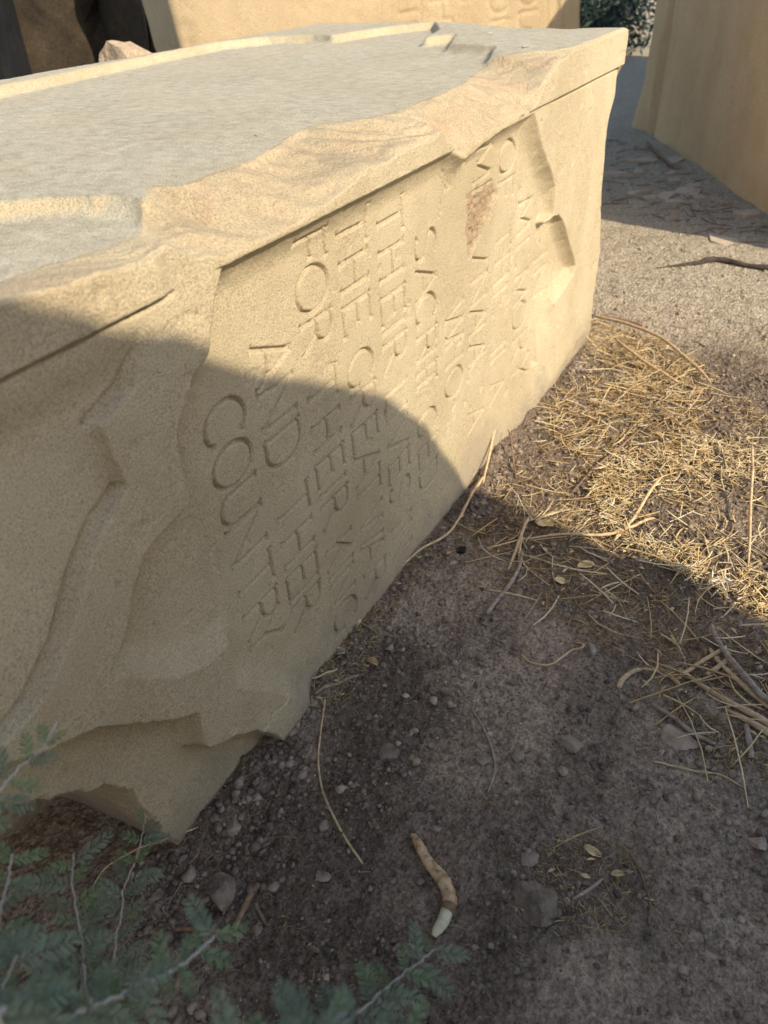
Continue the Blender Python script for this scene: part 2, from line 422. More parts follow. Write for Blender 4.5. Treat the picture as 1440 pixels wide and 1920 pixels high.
# each line: base u, cap u, [(letter, z of its left side, width or None)]; u and z measured on the panel floor
LINES = [
 (0.709, 0.803, [('C', .776, .068), ('O', .703, .072), ('U', .622, .058), ('N', .560, .068), ('T', .466, .066), ('R', .378, .058), ('Y', .334, .066)]),
 (0.838, 0.935, [('A', .823, .072), ('N', .741, .062), ('D', .657, .062), ('T', .530, .060), ('H', .446, .056), ('E', .364, .050), ('I', .307, None), ('R', .285, .056)]),
 (0.970, 1.064, [('F', .943, .045), ('O', .893, .074), ('R', .805, .054), ('T', .702, .060), ('H', .614, .052), ('E', .535, .050), ('I', .466, None), ('R', .440, .056), ('K', .328, .052), ('I', .257, None), ('N', .236, .058), ('G', .160, .070)]),
 (1.102, 1.198, [('T', .946, .060), ('H', .867, .052), ('E', .788, .050), ('G', .690, .070), ('R', .608, .056), ('E', .535, .050), ('A', .474, .072), ('T', .414, .060), ('W', .318, .088), ('A', .240, .072), ('R', .152, .056)]),
 (1.239, 1.336, [('T', .927, .060), ('H', .844, .056), ('E', .756, .052), ('I', .687, None), ('R', .659, .056), ('L', .549, .048), ('I', .488, None), ('V', .460, .066), ('E', .376, .052), ('S', .312, .048), ('I', .196, None), ('N', .168, .060)]),
 (1.386, 1.484, [('S', .835, .058), ('A', .764, .070), ('C', .700, .064), ('R', .614, .056), ('I', .560, None), ('F', .530, .044), ('I', .500, None), ('C', .420, .064), ('E', .332, .050), ('D', .264, .056)]),
 (1.533, 1.634, [('W', .622, .090), ('H', .535, .056), ('O', .462, .074)]),
 (1.677, 1.780, [('M', .940, .072), ('E', .850, .05), ('\\', .700, .05), ('N', .640, .060), ('A', .570, .070), ('I', .505, None), ('A', .478, .070), ('L', .425, .04), ('A', .282, .06)]),
 (1.831, 1.936, [('O', .920, .072), ('F', .831, .044), ('T', .722, .060), ('H', .638, .056), ('E', .556, .050), ('/', .400, .03), ('/', .376, .03), ('A', .296, .06)]),
 (1.990, 2.100, [('M', .746, .078), ('E', .633, .050), ('M', .550, .080), ('O', .462, .076), ('R', .360, .058), ('Y', .290, .064)]),
 (2.152, 2.262, [('I', .545, None), ('N', .507, .074)]),
]

def engrave(U, Z, lines, floor_y, ref_y, half=0.0044, dmax=0.0105):
    """cut depth of the lettering; u, z were read on the plane ref_y and move with the real floor"""
    k = floor_y / ref_y
    out = np.zeros(U.shape, np.float32)
    for ub, uc, letters in lines:
        b = ub * k; h = (uc - ub) * k
        for ch, z0, wd in letters:
            gw, strokes = GLYPH[ch]
            z0k = 1.3 - (1.3 - z0) * k
            sc = (wd * k / gw) if wd else h
            pad = 0.02
            m = (U > b - pad) & (U < b + h + pad) & (Z < z0k + pad) & (Z > z0k - gw * sc - pad)
            if not m.any(): continue
            au, az = U[m], Z[m]
            dep = np.zeros(au.shape, np.float32)
            segs = []
            for st in strokes:
                pts = [(b + y * h, z0k - x * sc) for x, y in st]
                pts = [(p[0] + rnd.uniform(-.0006, .0006), p[1] + rnd.uniform(-.0006, .0006)) for p in pts]
                for p, q in zip(pts[:-1], pts[1:]): segs.append((p, q, half))
                if ch not in 'O':
                    for e, f_ in ((pts[0], pts[1]), (pts[-1], pts[-2])):        # small wedge serif
                        dx, dy = e[0] - f_[0], e[1] - f_[1]
                        l = math.hypot(dx, dy) or 1; nx_, ny_ = -dy / l, dx / l
                        segs.append(((e[0] + nx_ * .0055, e[1] + ny_ * .0055), (e[0] - nx_ * .0055, e[1] - ny_ * .0055), half * 0.75))
            for p, q, hw in segs:
                d = seg_dist(au, az, p[0], p[1], q[0], q[1])
                t = np.clip(1 - d / hw, 0, 1)
                dep = np.maximum(dep, t ** 0.7 * (hw / half))
            out[m] = np.maximum(out[m], dep * dmax)
    return out

# outlines on the front face (x along the block, z up, width of the cove along the edge that starts there)
PANEL = [(.795, .966, .055), (1.0, .966, .055), (1.51, .966, .05), (1.60, .937, .04), (1.70, .949, .045), (1.83, .958, .05), (2.02, .957, .06),
         (2.07, .903, .055), (2.11, .86, .055), (2.16, .815, .05), (2.20, .785, .05), (2.245, .735, .035), (2.245, .656, .012), (2.19, .650, .010), (2.25, .652, .014), (2.30, .642, .03), (2.35, .62, .045), (2.40, .585, .05), (2.45, .54, .055),
         (2.50, .495, .05), (2.54, .46, .04), (2.572, .42, .03), (2.55, .39, .04), (2.44, .372, .07), (2.33, .36, .12), (2.36, .28, .14), (2.40, .20, .14), (2.42, .11, .14), (2.42, .03, .14),
         (2.42, -.12, .05), (.90, -.12, .05), (.835, .03, .04), (.802, .078, .045), (.717, .191, .05), (.647, .27, .006), (.653, .377, .04), (.598, .38, .05), (.531, .415, .045), (.47, .477, .03),
         (.43, .526, .005), (.45, .54, .005), (.481, .573, .005), (.498, .608, .005), (.539, .652, .005), (.575, .664, .005), (.639, .672, .005), (.640, .713, .005), (.642, .773, .005), (.655, .799, .005), (.703, .848, .005), (.736, .865, .005), (.766, .93, .005)]
LEFTREC = [(.646, .9655, .02), (.63, .925, .007), (.594, .876, .007), (.533, .855, .012), (.538, .807, .012), (.544, .755, .007), (.499, .734, .007), (.446, .687, .007), (.395, .622, .007), (.334, .575, .007), (.298, .566, .007), (.2, .56, .03), (-.3, .56, .01), (-.3, .9655, .006)]
LOWREC = [(-.3, .60, .012), (.1, .585, .012), (.254, .536, .007), (.292, .511, .007), (.339, .486, .007), (.383, .464, .007), (.445, .401, .007), (.508, .340, .007), (.552, .306, .024), (.549, .232, .012), (.557, .211, .007), (.615, .176, .007), (.669, .132, .007), (.734, .029, .008), (.77, -.12, .01), (-.3, -.12, .01)]
HOLLOW = [(-.3, .50, .06), (.1, .475, .06), (.226, .427, .06), (.267, .404, .06), (.33, .348, .06), (.392, .284, .05), (.424, .24, .03), (.427, .188, .03), (.441, .129, .03), (.456, .071, .03), (.468, -.01, .03), (.48, -.12, .03), (-.3, -.12, .05)]
PIT = [(1.67, .845, .03), (1.76, .842, .03), (1.83, .845, .03), (1.885, .80, .03), (1.82, .765, .03), (1.73, .70, .03), (1.69, .69, .03), (1.675, .76, .03)]
TOPREC = [(-.3, 1.86, .02), (1.436, 1.893, .02), (1.734, 1.93, .02), (2.30, 1.985, .02), (2.40, 1.985, .02), (2.53, 1.90, .02), (2.58, 1.756, .02), (2.56, 1.66, .02), (2.80, 1.58, .02), (2.90, 1.49, .03), (2.72, 1.33, .025), (2.51, 1.248, .025), (2.66, 1.206, .03), (2.40, 1.095, .03), (2.335, .93, .03), (2.13, .86, .03), (2.05, .55, .02), (-.3, .55, .02)]
SHELF = [(-.3, 1.12, .04), (.5, 1.08, .04), (.711, 1.012, .03), (.753, .95, .03), (.782, .885, .03), (.79, .83, .03), (.765, .775, .04), (.76, .5, .04), (-.3, .5, .04)]
BREAK_Z = [(-.3, 1.03), (.46, 1.035), (.60, 1.018), (.66, 1.012), (.70, 1.022), (.75, .992), (.80, .975), (.87, .975), (.98, .976), (1.04, .980), (1.11, .992), (1.2, 1.004), (1.38, 1.004), (1.47, 1.01), (1.53, .97), (1.60, .942), (1.70, .952), (1.83, .962), (1.98, .966), (2.04, .988), (2.10, 1.02), (2.17, 1.05), (2.25, 1.061), (2.9, 1.063)]
BREAK_Y = [(-.3, .78), (.46, .786), (.536, .786), (.577, .782), (.615, .765), (.672, .762), (.711, .756), (.741, .776), (.80, .82), (.845, .846), (.865, .812), (.992, .806), (1.084, .822), (1.20, .86), (1.251, .872), (1.318, .867), (1.365, .83), (1.429, .796), (1.552, .788), (1.70, .792), (1.76, .80), (1.869, .816), (2.0, .85), (2.113, .862), (2.18, .80), (2.23, .735), (2.30, .706), (2.9, .704)]

u = spaced([(0.05, 0.010), (0.24, 0.006), (0.42, 0.0019), (0.75, 0.0016), (1.5, 0.0023), (2.9, 0.0044)])
U1 = u[:, None]
bz = np.interp(u, *zip(*BREAK_Z)) + 0.004 * fbm(u * 30, u * 0, 61, 3) * sstep(2.4, 2.1, u) * (1 - sstep(.74, .78, u) * sstep(1.12, 1.05, u))
by = np.interp(u, *zip(*BREAK_Y)) + (0.005 * fbm(u * 35, u * 0, 71, 4) + 0.004 * facet(u * 60, u * 0, 75)) * sstep(2.5, 2.2, u)
NA, NB, NC = 500, 36, 150
tA = np.linspace(0, 1, NA)[None, :]
zA = -0.06 + (bz[:, None] + 0.06) * tA
uA = np.broadcast_to(U1, zA.shape).astype(np.float32); zA = zA.astype(np.float32)

def front_depth(U, Z):
    wob = (0.005 * fbm(U * 34, Z * 34, 81, 4, .6), 0.005 * fbm(U * 34, Z * 34, 91, 4, .6))
    wob0 = (wob[0] * 0.6, wob[1] * 0.6)
    D = np.zeros(U.shape, np.float32)
    p = recess(U, Z, PANEL, wob0)
    low = sstep(1.95, 2.25, U) * sstep(.42, .22, Z)
    D += (DEEP + 0.004 * sstep(1.9, 2.2, U)) * p * (1 - 0.8 * low)
    D += 0.022 * recess(U, Z, [(2.165, .325, .012), (2.215, .325, .045), (2.222, .20, .02), (2.172, .20, .012)])
    D += 0.017 * recess(U, Z, LEFTREC, wob0) * sstep(.955, .88, Z)
    gr_ = np.full(U.shape, 9.0, np.float32)
    for a_, b_ in list(zip(LEFTREC[1:3], LEFTREC[2:4])) + list(zip(LEFTREC[5:11], LEFTREC[6:12])):
        gr_ = np.minimum(gr_, seg_dist(U, Z, a_[0] - .009, a_[1] + .007, b_[0] - .009, b_[1] + .007))
    D += 0.013 * np.exp(-((gr_ + .003 * fbm(U * 20, Z * 20, 321, 3)) / .0055) ** 2) * sstep(.94, .87, Z)
    D += 0.045 * recess(U, Z, LOWREC, wob)
    ho = recess(U, Z, HOLLOW, (wob[0] * 2.5, wob[1] * 2.5))
    D += ho * (0.15 + 0.05 * fbm(U * 7, Z * 7, 99, 4) + 0.16 * sstep(.35, .0, Z))
    # ragged flaking just above the hollow
    D += 0.012 * sstep(.45, .2, U) * sstep(.0, .12, .50 - Z + .05 * fbm(U * 9, Z * 9, 95)) * (0.6 + 0.8 * fbm(U * 30, Z * 30, 97, 3)) * (1 - ho)
    # cap fillet stands proud; hairline below it
    cap = sstep(ZCAP - .0015, ZCAP + .0015, Z)
    worn = sstep(.66, .70, U) * sstep(.80, .77, U)
    D -= 0.008 * cap * (1 - worn)
    slot = np.exp(-((Z - ZCAP + .0035) / .0026) ** 2) * np.maximum(sstep(.70, .685, U), sstep(2.14, 2.17, U))
    D += 0.014 * slot
    # damage at the upper right of the lettering
    pit = recess(U, Z, PIT, (wob[0] * 4, wob[1] * 4))
    D += pit * (0.006 + 0.006 * fbm(U * 90, Z * 90, 103, 3))
    cut = engrave(U, Z, LINES, 0.728, 0.7115) * (1 - 0.9 * np.clip(pit * 1.6, 0, 1))
    fade = 1 - 0.15 * sstep(1.5, 2.3, U)
    D += cut * fade
    # tooling, wear and slight waviness of the dressed faces
    D += 0.0020 * fbm(U * 5, Z * 5, 111, 3) + 0.0008 * fbm(U * 45, Z * 45, 115, 3)
    # scattered pock marks and bruises
    pk = vnoise(U * 26 + 3, Z * 26, 311)
    D += 0.0035 * sstep(.72, .92, pk) * (0.5 + 0.5 * vnoise(U * 140, Z * 140, 313))
    # foot worn away near the far corner
    D += 0.014 * sstep(.10, .0, Z - .04 * fbm(U * 8, U * 0, 119, 3)) * sstep(2.0, 2.5, U)
    D += 0.012 * sstep(.03, -.02, Z)
    return D, pit

DA, pitA = front_depth(uA, zA)
yA = YF + DA
# break surface between the face and the top
def top_z(U, Y):
    wob = (0.006 * fbm(U * 20, Y * 20, 121, 3), 0.006 * fbm(U * 20, Y * 20, 131, 3))
    z = 1.069 - 0.024 * recess(U, Y, TOPREC, wob) - 0.022 * recess(U, Y, SHELF, wob)
    z += 0.0014 * fbm(U * 8, Y * 8, 141, 3) + 0.0006 * fbm(U * 50, Y * 50, 145, 2)
    z += 0.006 * np.exp(-(((U - 2.30) / .03) ** 2 + ((Y - .83) / .02) ** 2))
    back = sstep(2.0, 2.05, Y + .012 * fbm(U * 6, U * 0, 151, 4))
    z -= 0.015 * back
    return z.astype(np.float32)

tB = (np.arange(1, NB + 1) / (NB + 1))[None, :]
y0 = yA[:, -1][:, None]; z0 = zA[:, -1][:, None]
z1 = top_z(u.astype(np.float32), by.astype(np.float32))[:, None]; y1 = by[:, None]
yB = y0 + (y1 - y0) * tB; zB = z0 + (z1 - z0) * tB
size = np.clip(np.hypot(y1 - y0, z1 - z0) / 0.15, 0, 1)
env = np.clip(np.sin(np.pi * tB) * 3, 0, 1) * size
UB = np.broadcast_to(U1, yB.shape)
qx, qy = UB * 8.5 + tB * 0.9, tB * 1.1 - UB * 2.6 + 0.5 * vnoise(UB * 9, tB * 1.5, 307)
nrm = env * (0.008 * facet(qx, qy, 301) + 0.007 * facet(qx * 2.3 + 5, qy * 2.1, 303) + 0.0030 * facet(qx * 5.1, qy * 5.0 + 3, 305) + 0.0010 * fbm(UB * 90, tB * 9, 171, 3) + 0.002)
scar = np.exp(-((UB - 1.20 - .10 * (tB - .5)) / .035) ** 2) * np.clip((tB - .25) * 3, 0, 1)
nrm = nrm - 0.008 * env * scar
yB = yB - nrm * 0.75; zB = zB + nrm * 0.66
tC = (np.linspace(0, 1, NC) ** 1.25)[None, :]
yC = by[:, None] + (2.06 - by[:, None]) * tC
uC = np.broadcast_to(U1, yC.shape).astype(np.float32)
zC = top_z(uC, yC.astype(np.float32))
tD = np.linspace(0, 1, 8)[1:][None, :]
yD = 2.06 + 0.02 * tD + 0 * U1; zD = zC[:, -1][:, None] * (1 - tD) + (-0.06) * tD
Yb = np.concatenate([yA, yB, yC, yD], 1); Zb = np.concatenate([zA, zB, zC, zD], 1)
Xb = np.broadcast_to(U1, Yb.shape).copy()
# far end: uneven broken end face
zz = np.array([(-.06, 2.84), (.05, 2.84), (.2, 2.82), (.38, 2.835), (.47, 2.80), (.52, 2.785), (.65, 2.755), (.70, 2.745), (.80, 2.735), (.84, 2.75), (.89, 2.79), (.955, 2.79), (.963, 2.785), (.969, 2.835), (1.02, 2.845), (1.05, 2.84), (1.07, 2.825)])
endx = np.interp(Zb, zz[:, 0], zz[:, 1]) + 0.008 * fbm(Zb * 22, Yb * 9, 181, 3)
endx = endx + 0.28 * sstep(1.0, 1.5, Yb) * (Zb > .9) - 0.05 * np.exp(-((Yb - .87) / .05) ** 2) * (Zb > 1.05)
u_end = u[-1]
s_ = np.clip((Xb - 2.3) / (u_end - 2.3), 0, 1)
Xb = np.where(Xb > 2.3, 2.3 + (endx - 2.3) * s_, Xb)
nI, nJ = Xb.shape
idx = np.arange(nI * nJ).reshape(nI, nJ)
F = np.stack([idx[:-1, :-1].ravel(), idx[1:, :-1].ravel(), idx[1:, 1:].ravel(), idx[:-1, 1:].ravel()], 1)
chip = np.zeros(Xb.shape, np.float32)
chip[:, NA:NA + NB] = size * np.sin(np.pi * tB) ** 0.3
hollowA = recess(uA, zA, HOLLOW)
chip[:, :NA] = np.clip(hollowA, 0, 1) * 0.0
dust = np.zeros(Xb.shape, np.float32)
dust[:, NA + NB:NA + NB + NC] = sstep(0, .008, yC - by[:, None]) * np.clip(0.92 + .3 * fbm(uC * 5, yC * 5, 191, 3), 0, 1)
gy_, gx_ = np.gradient(zC, axis=1), None
slope = np.abs(np.gradient(zC, axis=1) / np.maximum(np.gradient(yC, axis=1), 1e-5))
dust[:, NA + NB:NA + NB + NC] *= (1 - sstep(.18, .5, slope))
pit = np.zeros(Xb.shape, np.float32); pit[:, :NA] = pitA
splash = np.zeros(Xb.shape, np.float32); splash[:, :NA] = sstep(.16, .0, zA + .10 * fbm(uA * 7, zA * 7, 195, 4))
me = np_mesh('carved_block', np.stack([Xb.ravel(), Yb.ravel(), Zb.ravel()], 1), F, attrs={'chip': chip.ravel(), 'dust': dust.ravel(), 'pit': pit.ravel(), 'splash': splash.ravel()})
block = tag(link('carved_block', me, M_STONE), 'long sandstone block lying on its side, rows of sideways carved letters on its face', 'stone block', 'fallen monument blocks')
for i_, nm in ((0, 'near_end'), (-1, 'far_end')):          # the two end faces
    V = np.stack([Xb[i_], Yb[i_], Zb[i_]], 1)[::4]
    c0 = V.mean(0)
    V = np.vstack([V, c0]); n_ = len(V) - 1
    F = np.array([(k, (k + 1) % n_, n_) if i_ == -1 else ((k + 1) % n_, k, n_) for k in range(n_)])
    link('end_face', np_mesh('end_face', V, F, False, {'chip': np.ones(n_ + 1) * .4}), M_STONE, block)
del F, Xb, Yb, Zb

# ------------------------------------------------------------------ other fallen blocks, plus unseen ones added for shade
def slab(name, W, H, T, fn, mat, ds=0.02, dz=0.02, parent=None, edge=None):
    """upright slab: front face at local y=0 facing -y, x 0..W, z 0..H, thickness T; fn(S,Z) pushes the face in"""
    S = np.linspace(0, W, max(3, int(W / ds))); Zs = np.linspace(0, H, max(3, int(H / dz)))
    A, B = np.meshgrid(S, Zs, indexing='ij')
    D = fn(A.astype(np.float32), B.astype(np.float32))
    X, Z_ = (A, B) if edge is None else edge(A, B)
    # round the border back into the sides
    e = np.minimum(np.minimum(A, W - A), np.minimum(B + 9, H - B))
    D = D + 0.02 * np.clip(1 - e / 0.03, 0, 1) ** 2
    a, b = A.shape
    front = np.stack([X.ravel(), D.ravel(), Z_.ravel()], 1)
    idx = np.arange(a * b).reshape(a, b)
    F = [np.stack([idx[:-1, :-1].ravel(), idx[1:, :-1].ravel(), idx[1:, 1:].ravel(), idx[:-1, 1:].ravel()], 1)]
    ring = np.concatenate([idx[:, 0], idx[-1, 1:], idx[-2::-1, -1], idx[0, -2:0:-1]])
    V = [front]; last = ring; nV = len(front)
    for k in range(1, 9):
        t = k / 8
        P = front[ring].copy(); P[:, 1] = P[:, 1] * (1 - t) + T * t
        nn = 0.010 * fbm(np.arange(len(ring)) * 0.13, np.full(len(ring), k * 0.9), 200 + len(name), 3)
        P[:, 0] += nn; P[:, 2] += nn
        ids = np.arange(nV, nV + len(ring)); V.append(P); nV += len(ring)
        F.append(np.stack([np.roll(last, -1), last, ids, np.roll(ids, -1)], 1)); last = ids
    V.append(np.array([[W / 2, T, H / 2]])); c = nV
    F.append(np.stack([np.roll(last, -1), last, np.full(len(last), c), np.full(len(last), c)], 1))
    Fq = np.concatenate(F[:-1]); tri = F[-1][:, :3]
    Vv = np.concatenate(V)
    me = np_mesh(name, Vv, np.concatenate([Fq, np.stack([tri[:, 0], tri[:, 1], tri[:, 2], tri[:, 2]], 1)[:0]]), True)
    o = link(name, me, mat, parent)
    return o

def face_frame(o, P, d, tilt=0.0):
    """stand a slab with its lower left front corner at P, running along plan direction d, tilted in its own plane"""
    d = Vector((d[0], d[1], 0)).normalized()
    n = Vector((-d.y, d.x, 0))                       # local +y (into the slab)
    up = Vector((0, 0, 1))
    ex = d * math.cos(tilt) + up * math.sin(tilt); ez = -d * math.sin(tilt) + up * math.cos(tilt)
    o.matrix_world = Matrix(((ex.x, n.x, ez.x, P[0]), (ex.y, n.y, ez.y, P[1]), (ex.z, n.z, ez.z, P[2]), (0, 0, 0, 1)))

TILT = math.radians(6.5)
def back_face(S, Z):
    D = 0.004 * fbm(S * 3, Z * 3, 211, 3) + 0.0015 * fbm(S * 30, Z * 30, 213, 3)
    for s0, w, dd in ((2.03, .012, .02), (2.11, .012, .02)):
        D = D - dd * np.exp(-((S - s0) / w) ** 2)
    D = D + 0.03 * sstep(1.99, 2.03, S)
    D = D + 0.02 * sstep(.14, .0, S + .05 * fbm(Z * 6, S * 6, 217, 3))
    k = np.zeros(S.shape, np.float32)
    for pts in BACK_STROKES:
        for p, q in zip(pts[:-1], pts[1:]):
            d = seg_dist(S, Z, p[0], p[1], q[0], q[1])
            k = np.maximum(k, np.clip(1 - d / .009, 0, 1))
    return (D + 0.010 * k).astype(np.float32)
BACK_STROKES = [[(1.13, 0.93), (1.245, 0.923)], [(1.259, 1.0), (1.245, 0.876)], [(1.178, 0.871), (1.201, 0.873), (1.234, 0.858)], [(1.303, 0.947), (1.413, 0.942)], [(1.372, 0.941), (1.366, 0.872)], [(1.362, 0.859), (1.423, 0.853)], [(1.423, 0.855), (1.42, 0.803)], [(1.479, 0.944), (1.482, 0.925), (1.498, 0.915), (1.516, 0.92)], [(1.658, 0.949), (1.65, 0.879), (1.66, 0.85), (1.689, 0.829), (1.726, 0.827), (1.76, 0.841), (1.778, 0.874), (1.782, 0.927)], [(1.65, 0.797), (1.767, 0.79)], [(1.767, 0.79), (1.688, 0.716)], [(1.828, 0.901), (1.838, 0.855), (1.875, 0.832), (1.919, 0.836), (1.944, 0.854)], [(1.827, 0.802), (1.945, 0.799)], [(1.827, 0.797), (1.825, 0.76), (1.845, 0.729), (1.902, 0.713)]]
bb = slab('inscribed_block', 2.25, 1.55, 0.8, back_face, M_STONE_B, 0.0095, 0.0095)
face_frame(bb, (3.318, 2.797, -0.02), (0.789, -0.615), TILT)
tag(bb, 'sunlit ochre block with large carved letters standing behind the carved block', 'stone block', 'fallen monument blocks')

rb2 = slab('hidden_block', 3.56, 2.1, 0.8, lambda S, Z: (0.004 * fbm(S * 2, Z * 2, 225, 3)).astype(np.float32), M_STONE_C, 0.08, 0.08)  # added out of sight, its shadow darkens the gap before the bushes
face_frame(rb2, (11.2, 1.30, -0.05), (-0.985, -0.17))
tag(rb2, 'unseen block added behind the plain block to shade the ground before the bushes', 'stone block', 'fallen monument blocks')

def right_face(S, Z):
    D = 0.006 * fbm(S * 2, Z * 2, 221, 3) + 0.002 * fbm(S * 20, Z * 20, 223, 3)
    D = D - 0.035 * np.exp(-((S - 3.19 + .03 * Z) / .022) ** 2) * sstep(1.5, .7, Z) + 0.03 * np.exp(-((S - 3.125 + .03 * Z) / .03) ** 2)
    D = D - 0.06 * sstep(3.25, 3.6, S) * sstep(.45, .0, Z)
    return D.astype(np.float32)
def right_edge(A, B):
    X = A + (A / 3.57) ** 8 * (0.03 * fbm(B * 7, B * 0, 227, 3) - 0.05 * B)
    return X, B
rb = slab('plain_block', 3.57, 2.3, 0.95, lambda S, Z: right_face(3.57 - S, Z), M_STONE_C, 0.03, 0.03, edge=lambda A, B: (3.57 - right_edge(3.57 - A, B)[0], B))
face_frame(rb, (7.31, 1.61, -0.05), (-0.8777, -0.4792))
tag(rb, 'tall plain brown block standing in shade with a raised rib near its end', 'stone block', 'fallen monument blocks')

# unseen slab behind the viewer, outline shaped to cast the near-end shadow
OUT = [(1.1866, -0.05), (1.1816, 0.5277), (1.1766, 0.8794), (1.2079, 0.993), (1.251, 1.0881), (1.198, 1.1953), (1.2119, 1.2878), (1.1939, 1.3497), (1.1976, 1.4503), (1.1899, 1.5382), (1.0914, 1.6916), (0.9877, 1.8187), (0.8976, 1.9367), (0.7921, 2.0328), (0.6999, 2.1104), (0.5601, 2.1979), (0.4127, 2.2808), (0.2695, 2.3621), (0.1975, 2.4169), (0.143, 2.4567), (0.0898, 2.4784), (0.0349, 2.5042), (-0.0031, 2.5356), (-0.047, 2.5587), (-0.0788, 2.5823), (-0.2788, 2.6423), (-0.6288, 2.6123), (-0.8288, 2.0823), (-0.8588, -0.05)]
def caster():
    pts = OUT
    V = []; n = len(pts)
    for y, sx, sz in ((-1.2, 0, 0), (-1.28, -.05, .0), (-1.7, -.26, -.05)):
        for x, z in pts: V.append((x + sx + rnd.uniform(-.004, .004), y, max(-.05, z + sz)))
    F = []
    for k in range(2):
        for i in range(n):
            j = (i + 1) % n
            F.append((k * n + i, k * n + j, (k + 1) * n + j, (k + 1) * n + i))
    me = bpy.data.meshes.new('shadow_slab'); me.from_pydata(V, [], F + [tuple(range(n))[::-1], tuple(range(2 * n, 3 * n))])
    me.update()
    return link('shadow_slab', me, M_STONE_C)
lb = slab('side_block', 2.1, 1.9, 0.7, lambda S, Z: (0.004 * fbm(S * 2, Z * 2, 226, 3)).astype(np.float32), M_STONE_C, 0.08, 0.08)  # added outside the view to screen skylight from left-facing walls
face_frame(lb, (-0.95, 0.15, -0.05), (0.08, 1.0))
tag(lb, 'unseen block added beyond the left border to hold back sky light', 'stone block', 'fallen monument blocks')
tag(caster(), 'unseen tall slab, outline shaped to cast the shadow across the carved face', 'stone block', 'fallen monument blocks')

def rock(name, size, mat, seed, flat=0.0, cuts=9, sub=4, noise=0.10, parent=None):
    """angular stone: sphere cut by random planes, then roughened; size = full (x, y, z)"""
    r = random.Random(seed)
    bm = bmesh.new(); bmesh.ops.create_icosphere(bm, subdivisions=sub, radius=1.0)
    planes = []
    for _ in range(cuts):
        v = Vector((r.uniform(-1, 1), r.uniform(-1, 1), r.uniform(-.6, 1))).normalized()
        planes.append((v, r.uniform(.38, .72)))
    P = np.array([v.co[:] for v in bm.verts], np.float64)
    for v, d in planes:
        v_ = np.array(v); k = P @ v_
        P = np.where((k > d)[:, None], P - (k - d)[:, None] * v_[None, :] * 0.97, P)
    P *= (1 + noise * fbm(P[:, 0] * 2.3 + seed, P[:, 1] * 2.3 + P[:, 2] * 1.7, seed, 3) + noise * .7 * fbm(P[:, 0] * 7 + seed, P[:, 1] * 7 + P[:, 2] * 6, seed + 3, 3))[:, None]
    P *= np.array(size)[None, :] * 0.5
    for v, p in zip(bm.verts, P): v.co = p
    me = bpy.data.meshes.new(name); bm.to_mesh(me); bm.free()
    me.polygons.foreach_set('use_smooth', np.ones(len(me.polygons), bool))
    if True:
        try: me.set_sharp_from_angle(angle=math.radians(32))
        except Exception: pass
    return link(name, me, mat, parent)

# broken fragment leaning at the end of the inscribed block, dark rocks beyond
def wedge(name, pts, depth, mat, axis, sub=4, rough=.02, seed=1):
    """convex-ish chunk from an outline in the vertical plane through axis, given real thickness"""
    ax = Vector((axis[0], axis[1], 0)).normalized(); n = Vector((-ax.y, ax.x, 0))
    bm = bmesh.new()
    a = [bm.verts.new(ax * s + Vector((0, 0, z))) for s, z in pts]
    b = [bm.verts.new(ax * (s * .85) + n * depth + Vector((0, 0, z * .94))) for s, z in pts]
    m_ = len(pts)
    bm.faces.new(a[::-1]); bm.faces.new(b)
    for i in range(m_):
        bm.faces.new((a[i], a[(i + 1) % m_], b[(i + 1) % m_], b[i]))
    bmesh.ops.triangulate(bm, faces=bm.faces[:])
    bmesh.ops.subdivide_edges(bm, edges=bm.edges[:], cuts=sub, use_grid_fill=True)
    bmesh.ops.recalc_face_normals(bm, faces=bm.faces[:])
    P = np.array([v.co[:] for v in bm.verts])
    nn = rough * fbm(P[:, 0] * 5 + P[:, 1] * 3, P[:, 2] * 5 + seed, seed, 4)
    for v, d in zip(bm.verts, nn): v.co += Vector((d, d, d))
    me = bpy.data.meshes.new(name); bm.to_mesh(me); bm.free()
    return link(name, me, mat)
fq = [(2.7931, 2.8494, 1.0174)][0]
fr = wedge('stone_fragment', [(-.14, -.02), (.12, -.02), (.10, .86), (.03, 1.02), (-.03, 1.05), (-.08, 1.0), (-.12, .9)], 0.28, M_PALE, (0.25, -0.97), 5, .04, 6)
fr.location = (fq[0], fq[1], 0)
tag(fr, 'sunlit rough broken stone showing above the back rim by the inscribed block', 'stone')
DK = [(4.3823, 5.4471, 0.947), (5.1126, 5.6078, 0.884)]
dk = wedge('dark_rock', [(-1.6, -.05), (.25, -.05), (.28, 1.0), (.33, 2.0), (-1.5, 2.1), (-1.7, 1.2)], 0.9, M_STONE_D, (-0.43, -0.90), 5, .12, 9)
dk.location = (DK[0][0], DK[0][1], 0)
tag(dk, 'rough upright rock coloured dark for shade at the upper left corner of the picture', 'rock', 'dark rocks beyond the blocks')
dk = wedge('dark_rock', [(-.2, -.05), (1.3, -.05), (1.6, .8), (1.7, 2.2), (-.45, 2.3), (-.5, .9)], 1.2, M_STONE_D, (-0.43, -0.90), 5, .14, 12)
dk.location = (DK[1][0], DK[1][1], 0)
tag(dk, 'broad rock face coloured dark for deep shade behind the carved block', 'rock', 'dark rocks beyond the blocks')

